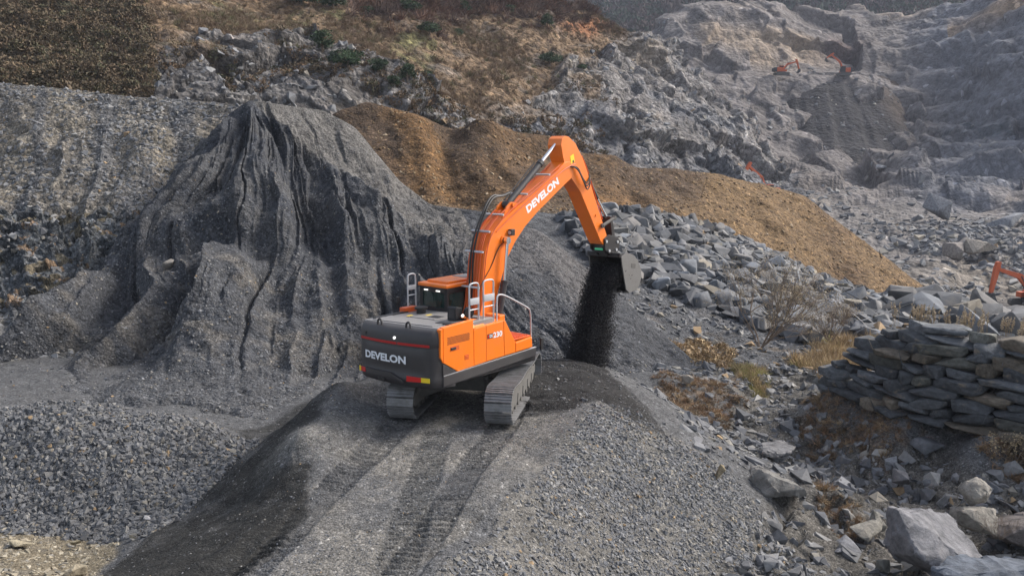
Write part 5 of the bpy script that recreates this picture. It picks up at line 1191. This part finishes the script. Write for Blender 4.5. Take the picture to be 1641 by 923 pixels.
# ================================================================== STACKED SLAB WALL
slm = [boulder_mesh(700+i, 1, .75, .36+.06*(i % 3), n=22, blocky=1.0, bev=.12, rough=.024, col=(.125, .130, .138), fr=1.3) for i in range(12)]
for m in slm: m.materials.append(M_slab); m.name = 'flat_stone'
wb = [atz(1318, 622, -1.5), atz(1450, 668, -1.42), atz(1600, 700, -1.4), atz(1760, 735, -1.4), atz(1900, 760, -1.4)]
wl = np.concatenate([[0], np.cumsum([np.linalg.norm(b-a) for a, b in zip(wb, wb[1:])])])
def wpt(s): return np.array([np.interp(s, wl, [p[k] for p in wb]) for k in range(3)])
h = 0.; nsl = 0; rw_ = random.Random(4)
names = {0: 'bottom course', 1: 'lower courses', 2: 'middle courses', 3: 'upper courses'}
C_ = 10
for c in range(C_):
    hh = rw_.uniform(.23, .30) if c < C_-1 else .32
    s = [.1, .0, .1, .25, .4, .7, .85, 1.2, 1.7, 2.4][c]+rw_.uniform(-.1, .1)
    end = wl[-1]-1.0
    while s < end:
        w = rw_.uniform(.28, .62) if rw_.random() < .65 else rw_.uniform(.6, .85)
        if c == C_-1: w *= 1.15
        p = wpt(s+w); q = wpt(s+w+.1)-wpt(s+w-.1); a = math.atan2(q[1], q[0]); nrm = np.array([-math.sin(a), math.cos(a)])
        set_ = .13*c+rw_.uniform(-.12, .12)
        loc = (p[0]+nrm[0]*set_, p[1]+nrm[1]*set_, p[2]-.02+h+hh/2+rw_.uniform(-.025, .025)+.05*math.sin(s*1.3+c*.4))
        me = slm[rw_.randrange(12)]; v = rw_.uniform(.36, .85); tn = (v*.97, v, v*1.02)
        x = rw_.random()
        if x < .10: tn = (v*1.5, v*1.25, v*.95)
        elif x < .2: tn = (v*1.15, v*1.12, v*.95)
        if c >= C_-2: tn = tuple(t*1.25 for t in tn)
        lev = 0 if c < 1 else 1 if c < 4 else 2 if c < 7 else 3
        lab = 'dark blue grey stone slab in the %s of the dry stacked wall' % names[lev] if c < C_-1 else 'paler capping slab on top of the dry stacked wall'
        put_boulder(me, loc, (w*1.04, rw_.uniform(.42, .62), hh/.66*rw_.uniform(.92, 1.12)), (rw_.uniform(-.06, .06), rw_.uniform(-.07, .07), a+rw_.uniform(-.14, .14)), lab, 'stones of the dry stacked wall, ' + (names[lev] if c < C_-1 else 'capping'), name='flat_stone', tint=tn, cat='stone')
        nsl += 1; s += 2*w*rw_.uniform(.93, 1.0)
    h += hh
print('slabs', nsl)
# earth fill that the slabs retain
bm = B(); A_ = []
for s in np.linspace(1.2, wl[-1]-.2, 24):
    p = wpt(s); q = wpt(s+.1)-wpt(s-.1); a = math.atan2(q[1], q[0]); n_ = Vector((-math.sin(a), math.cos(a), 0)); P_ = Vector(p); tp = h-.35 if s > 2.6 else (h-.35)*max(.2, (s-.6)/2.2)
    A_.append([bm.verts.new(P_+n_*.35+Vector((0, 0, -.5))), bm.verts.new(P_+n_*(.45+.12*C_*.8)+Vector((0, 0, tp*.9))), bm.verts.new(P_+n_*2.6+Vector((0, 0, tp))), bm.verts.new(P_+n_*6.5+Vector((0, 0, -.4)))])
for a, b_ in zip(A_, A_[1:]):
    for i in range(3): bm.faces.new([a[i], b_[i], b_[i+1], a[i+1]])
bm.faces.new(A_[0])
me = bpy.data.meshes.new('bank'); bmesh.ops.recalc_face_normals(bm, faces=bm.faces); bm.to_mesh(me); bm.free(); me.materials.append(M_mound)
me.color_attributes.new('Col', 'FLOAT_COLOR', 'POINT').data.foreach_set('color', np.tile([.09, .085, .08, 1], len(me.vertices)).astype(np.float32))
bank = link_mesh('bank', me); tag(bank, 'earth bank held by the stacked slab wall', 'bank', kind='structure')

# ================================================================== PLANTS
M_twig = plain('twig_bark', (.20, .155, .12), .9, 0, .3, (.2, .16, .12))
M_leafdry = plain('dry_leaves', (.42, .33, .20), .9, 0, .5, (.2, .15, .08), scale=3)
def bare_shrub(loc, H, seed, label, leaf=0, spread=1.):
    r = random.Random(seed); root = empty('bare_shrub', loc); tag(root, label, 'shrub')
    bm = B(); tips = []
    def br(p, d, L, rad, lv):
        pts = [p]; dd = d.copy()
        for _ in range(3):
            dd = (dd+Vector((r.gauss(0, .14), r.gauss(0, .14), r.gauss(.04, .08)))).normalized(); pts.append(pts[-1]+dd*L/3)
        add_tube(bm, pts, [rad, rad*.85, rad*.7, rad*.5], 3 if lv > 1 else 4, caps=False)
        tips.append((pts[-1], lv))
        if lv < 4:
            for _ in range(r.randint(2, 4) if lv else 4):
                k = r.choice([1, 2, 3, 3]); nd = (dd+Vector((r.gauss(0, .45), r.gauss(0, .45), r.gauss(.1, .25)))).normalized()
                br(pts[k], nd, L*r.uniform(.55, .8), rad*.58, lv+1)
    for k in range(9):
        a = r.uniform(0, 6.28); br(Vector((math.cos(a)*.08, math.sin(a)*.08, 0)), Vector((math.cos(a)*.55*spread, math.sin(a)*.55*spread, 1)).normalized(), H*.36, H*.0085, 0)
    fin('branches', bm, M_twig, root)
    if leaf:
        bm = B()
        for p, lv in tips:
            if lv >= 3 and r.random() < leaf:
                for _ in range(5):
                    q = p+Vector([r.gauss(0, .10) for _ in range(3)]); t = Vector([r.gauss(0, 1) for _ in range(3)]).normalized()*.03; u = Vector([r.gauss(0, 1) for _ in range(3)]).normalized()*.03
                    bm.faces.new([bm.verts.new(q-t), bm.verts.new(q+t), bm.verts.new(q+u)])
        fin('dry_leaves', bm, M_leafdry, root)
    return root
bare_shrub(at(1218, 556, 37), 4.6, 3, 'large leafless shrub with a few straw leaves before the boulder pile', .9, 1.3)
bare_shrub(at(1330, 548, 41), 2.6, 5, 'smaller leafless bush right of the large shrub', .2, 1.2)
bare_shrub(atz(1625, 745, -1.9), 1.1, 8, 'low bare thorny bush at the right edge below the slab wall', .1, 1.5)
bare_shrub(atz(1600, 862, -2.2), .7, 9, 'thin bare twigs growing behind the perched boulder', 0, 1.5)
# reeds with feathery plumes behind the wall
def reed_parts(seed):
    r = random.Random(seed); a = B(); b = B()
    for k in range(6):
        x, y = r.gauss(0, .12), r.gauss(0, .12); hgt = r.uniform(.9, 1.4); lx, ly = r.gauss(0, .12), r.gauss(0, .12)
        add_tube(a, [(x, y, 0), (x+lx*.4, y+ly*.4, hgt*.6), (x+lx, y+ly, hgt)], .008, 3, caps=False)
        for _ in range(26):
            t = r.uniform(.78, 1.12); c = Vector((x+lx*t, y+ly*t, hgt*t)); d1 = Vector([r.gauss(0, .045) for _ in range(3)]); d2 = Vector([r.gauss(0, .04) for _ in range(3)])
            b.faces.new([b.verts.new(c), b.verts.new(c+d1), b.verts.new(c+d2+Vector((0, 0, .05)))])
    return a, b
M_straw = plain('straw', (.30, .22, .12), .9); M_plume = plain('plume', (.42, .34, .24), .95)
protos = []
for k in range(3):
    a, b = reed_parts(60+k); root = empty('reed_clump', (0, 0, 0)); fin('stems', a, M_straw, root); fin('plumes', b, M_plume, root); protos.append(root)
first = [True]*3; rr2 = random.Random(9)
for i in range(27):
    k = i % 3; src = protos[k]
    if first[k]: o = src; first[k] = False
    else:
        o = src.copy(); COL.objects.link(o)
        for ch in list(src.children): c = ch.copy(); COL.objects.link(c); c.parent = o
    s = rr2.uniform(1.45, wl[-1]-1.3) if i > 5 else .6+i*.25
    p = wpt(s); q = wpt(s+.1)-wpt(s-.1); a = math.atan2(q[1], q[0]); off = rr2.uniform(1.6, 3.2)
    o.scale = (.62, .62, .62); o.location = (p[0]-math.sin(a)*off, p[1]+math.cos(a)*off, p[2]+h-.55+rr2.uniform(-.1, .1)-.12*(off-1.6)); o.rotation_euler = (0, 0, rr2.uniform(0, 6.28))
    tag(o, 'straw coloured reed clump with pale plumes growing behind the top of the slab wall', 'reed', 'reeds behind the slab wall')
# evergreens on the hillside
M_pine = rockmat('pine_needles', nscale=1.2, amt=.4, bump=0, rough=.8, spots=0)
def pine_proto(seed, w, hgt):
    r = np.random.default_rng(seed); root = empty('pine_shrub', (0, 0, 0))
    bm = B(); add_tube(bm, [(0, 0, -.3), (.05, 0, hgt*.5), (0, .05, hgt*.9)], [.12, .08, .03], 6)
    for k in range(7):
        a = r.uniform(0, 6.28); z = hgt*r.uniform(.15, .6); add_tube(bm, [(0, 0, z), (math.cos(a)*w*.4, math.sin(a)*w*.4, z+.3), (math.cos(a)*w*.75, math.sin(a)*w*.75, z+.4)], [.05, .03, .015], 4)
    fin('trunk', bm, M_twig, root)
    V, F, C = [], [], []
    cl = [(np.array([math.cos(a)*w*q, math.sin(a)*w*q, hgt*z]), s) for a, q, z, s in zip(r.uniform(0, 6.28, 16), r.uniform(.1, .85, 16), r.uniform(.25, .85, 16), r.uniform(.28, .55, 16))]
    cl.append((np.array([0, 0, hgt*.85]), .4))
    for c, s in cl:
        tint = r.uniform(.7, 1.35)
        for _ in range(110):
            d = r.normal(0, 1, 3); d /= np.linalg.norm(d); p = c+d*s*r.uniform(.3, 1)*[1.1, 1.1, .7]; t = r.normal(0, 1, 3)*.05; u = d*.16+r.normal(0, .03, 3)
            i = len(V); V += [p-t, p+t, p+u]; F.append([i, i+1, i+2]); C += [[.04*tint, .068*tint, .032*tint]]*3
    o = link_mesh('crown', np_mesh('crown', np.array(V), np.array(F).ravel(), np.full(len(F), 3), M_pine, np.array(C)), root)
    return root
PRO = [pine_proto(1, 1.3, 1.8), pine_proto(2, 1.0, 2.3), pine_proto(3, 1.6, 1.5)]
pines = [(688, 55, 1.35, 2, 'broad dark pine shrub at the middle of the grassy slope above the cliff'), (746, 22, 1.1, 1, 'dark pine high on the slope behind the broad shrub'), (588, 26, .9, 0, 'small green pine near the top edge above the cliff'),
 (485, 8, 1.9, 2, 'wide dark evergreen thicket at the top edge of the picture'), (535, 12, 1.6, 2, 'dark evergreen beside the wide thicket at the top edge'), (557, 108, 1.5, 2, 'dark spreading pine on the cliff edge above the gullied mound'), (605, 116, 1.0, 0, 'rounded pine right of the spreading pine on the cliff edge'),
 (654, 130, 1.0, 1, 'dark pine standing on the cliff, right of the rounded one'), (684, 128, .9, 2, 'low pine just right of the dark cliff pine'), (631, 138, .7, 0, 'small pine below its neighbours on the cliff'), (735, 62, .8, 1, 'slim pine right of the broad shrub on the slope'),
 (881, 103, 1.5, 2, 'flat spreading pine alone on the cliff behind the boom'), (877, 44, 1.2, 1, 'lone pine below the red earth cut'), (934, 112, .7, 2, 'tiny pine at the rim right of the flat spreading pine'), (517, 84, 1.3, 1, 'dark pine on the slope left of the cliff pines'), (817, 22, 1.0, 0, 'pine near the hilltop, second to the left of the red cut'), (655, 20, 1.5, 2, 'dull green bush near the top of the slope')]
used_p = [False]*3; mpx, mpy = project(mt_grid.P)
for x, y, s, k, lab in pines:
    e = (mpx-x)**2+(mpy-y)**2; i_ = np.unravel_index(np.argmin(e), e.shape); p = mt_grid.P[i_]
    src = PRO[k]
    if not used_p[k]: o = src; used_p[k] = True
    else:
        o = src.copy(); COL.objects.link(o)
        for ch in list(src.children): c = ch.copy(); COL.objects.link(c); c.parent = o
    o.location = p; o.scale = (s, s, s*.9); o.rotation_euler = (0, 0, x*.1); tag(o, lab, 'pine', 'pines on the hillside')

# ================================================================== FAR EXCAVATORS
FO = plain('faded_orange_paint', (.52, .105, .035), .5, 0, .2, (.3, .12, .07)); FD = plain('faded_charcoal', (.05, .05, .055), .6)
def far_excavator(loc, yaw, tip, armend, label, slew=0.):
    """tip and armend: (forward, height) of the boom tip and of the arm end"""
    root = empty('excavator', loc, yaw); tag(root, label, 'excavator', 'distant excavators in the quarry')
    for s in (1, -1):
        bm = B(); add_prism(bm, [(-1.9, .02), (1.9, .02), (2.2, .3), (2.2, .65), (1.9, .92), (-1.9, .92), (-2.2, .65), (-2.2, .3)], s*1.2-.3, s*1.2+.3, .03); fin('track', bm, MUD, root)
    bm = B(); add_box(bm, -1, 1, -.9, .9, .4, 1.05, .05); fin('car_body', bm, FD, root)
    bm = B(); add_prism(bm, [(-2.7, 1.2), (-2.75, 2.2), (-2.6, 2.4), (-1.9, 2.45), (-1.9, 1.1)], -1.3, 1.3, .08); fin('counterweight', bm, FD, root)
    bm = B(); add_box(bm, -1.9, -.4, -1.33, 1.33, 1.1, 2.42, .05); add_prism(bm, [(-.42, 1.1), (-.42, 2.3), (.1, 2.3), (.5, 1.7), (1.3, 1.7), (1.3, 1.1)], -1.33, -.45, .03); fin('engine_hood', bm, FO, root)
    bm = B(); add_prism(bm, [(-.4, 1.1), (-.4, 2.95), (.9, 2.95), (1.35, 2.0), (1.35, 1.1)], .35, 1.3, .04); cb = fin('cab', bm, FRAME, root)
    bm = B(); add_box(bm, -.44, .98, .3, 1.34, 2.955, 3.03, .02); fin('roof', bm, FO, cb)
    ft = Vector((.3, 1.8)); tp = Vector(tip); d = (tp-ft); nrm = Vector((-d.y, d.x)).normalized(); k = ft+d*.45+nrm*.75
    bm = B(); add_prism(bm, [tuple(ft-nrm*.25), tuple(ft+nrm*.25), tuple(k+nrm*.30), tuple(tp+nrm*.22), tuple(tp-nrm*.15), tuple(k-nrm*.32)], -.28, .28, .02); bo = fin('boom', bm, FO, root)
    ae = Vector(armend); e = (ae-tp).normalized(); en = Vector((-e.y, e.x))
    bm = B(); add_prism(bm, [tuple(tp-e*.9+en*.1), tuple(tp-e*.8+en*.35), tuple(tp+en*.42), tuple(ae+en*.16), tuple(ae-en*.12), tuple(tp-en*.22), tuple(tp-e*.9-en*.12)], -.22, .22, .02); fin('arm', bm, FO, root)
    bm = B(); add_tube(bm, [(k.x+nrm.x*.35, 0, k.y+nrm.y*.35), ((tp-e*.8).x, 0, (tp-e*.8).y)], .07, 8); fin('arm_cylinder', bm, FD, root)
    bm = B(); add_tube(bm, [(.9, .3, 1.9), (k.x, .3, k.y)], .07, 8); add_tube(bm, [(.9, -.3, 1.9), (k.x, -.3, k.y)], .07, 8); add_tube(bm, [(k.x, -.32, k.y), (k.x, .32, k.y)], .07, 8); fin('boom_cylinder', bm, FD, root)
    bm = B(); add_prism(bm, [tuple(ae+Vector((-.1, .2))), tuple(ae+Vector((.3, .1))), tuple(ae+Vector((.35, -.7))), tuple(ae+Vector((-.2, -1.2))), tuple(ae+Vector((-.8, -1.1))), tuple(ae+Vector((-.35, -.6)))], -.55, .55, .03); fin('bucket', bm, FD, root)
    return root
far_excavator(at(1655, 492, 100), R(188), (5.0, 4.6), (5.6, 1.7), 'distant orange excavator at the right edge with its boom reaching left over the rubble')
far_excavator(at(1229, 322, 160), R(200), (4.3, 6.3), (5.9, 3.9), 'distant excavator mostly hidden behind the ochre heap, only its raised orange boom showing')
far_excavator(at(1252, 121, 284), R(5), (4.9, 4.2), (5.8, 1.9), 'left one of two tiny excavators on the upper bench, arm reaching right')
far_excavator(at(1352, 122, 284), R(165), (4.0, 6.6), (5.6, 5.6), 'right one of two tiny excavators on the upper bench, boom raised steeply')

# ================================================================== FINES FALLING FROM THE BUCKET
rf = np.random.default_rng(77); ng = 130000
s = rf.random(ng)**.85; yv = rf.uniform(-1, 1, ng)
yv = np.sign(yv)*np.abs(yv)**.9*(.55+.20*s)+.20*s; 
u = 6.50-1.10*s**.8+rf.normal(0, .14, ng)*(1+1.2*s); z = 2.95-4.0*s+rf.normal(0, .05, ng)
fr_ = fbm(np.stack([yv*3.5, s*1.6, s*0+u*.0], -1), 3, 401); fr2 = fbm(np.stack([yv*9, s*3, s*0], -1), 2, 402)
edge = np.abs(yv-.20*s)/(.58+.20*s)
keep = (fr_+.5*fr2+.95-.62*s**1.5-.45*edge**4 > rf.uniform(-.1, .55, ng))
yv = yv+rf.normal(0, .03, ng)*(1+2*s)
stray = rf.random(ng) < .07; yv = np.where(stray, yv+rf.normal(0, .12, ng), yv); u = np.where(stray, u+rf.normal(0, .2, ng), u)
u, yv, z = u[keep], yv[keep], z[keep]; n = len(u)
ca, sa = math.cos(.8854), math.sin(.8854)
pos = np.stack([u*ca-yv*sa, u*sa+yv*ca, z], -1)
sz = .005+.016*rf.random(n)**3
tet = np.array([[1, 1, 1], [1, -1, -1], [-1, 1, -1], [-1, -1, 1]])*.8; TF = np.array([[0, 1, 2], [0, 3, 1], [0, 2, 3], [1, 3, 2]])
Q = rf.normal(0, 1, (n, 3, 3)); Q /= np.linalg.norm(Q, axis=2, keepdims=True)
V = np.einsum('nij,vj->nvi', Q*sz[:, None, None], tet)+pos[:, None]
F = TF[None]+(np.arange(n)*4)[:, None, None]
me = np_mesh('falling_fines', V.reshape(-1, 3), F.ravel(), np.full(n*4, 3), M_stone, np.repeat(np.array([[.022, .022, .024]])*rf.uniform(.6, 1.6, (n, 1)), 4, 0))
stuff(link_mesh('falling_fines', me), 'dark fines pouring in a curtain from the tipped bucket', 'falling soil')

# ================================================================== HAZE
bm = B(); add_box(bm, -1250, 1250, -320, 1500, -25.5, 330)
me = bpy.data.meshes.new('haze'); bmesh.ops.recalc_face_normals(bm, faces=bm.faces); bm.to_mesh(me); bm.free()
m = bpy.data.materials.new('haze_air'); m.use_nodes = True; nt = m.node_tree; nt.nodes.clear()
out = nt.nodes.new('ShaderNodeOutputMaterial'); pvn = nt.nodes.new('ShaderNodeVolumePrincipled'); pvn.inputs['Color'].default_value = (.72, .78, .95, 1); pvn.inputs['Density'].default_value = .0002; pvn.inputs['Anisotropy'].default_value = .2
nt.links.new(pvn.outputs[0], out.inputs['Volume']); me.materials.append(m)
hz = link_mesh('haze', me); tag(hz, 'thin bluish haze filling the quarry', 'haze', kind='stuff')
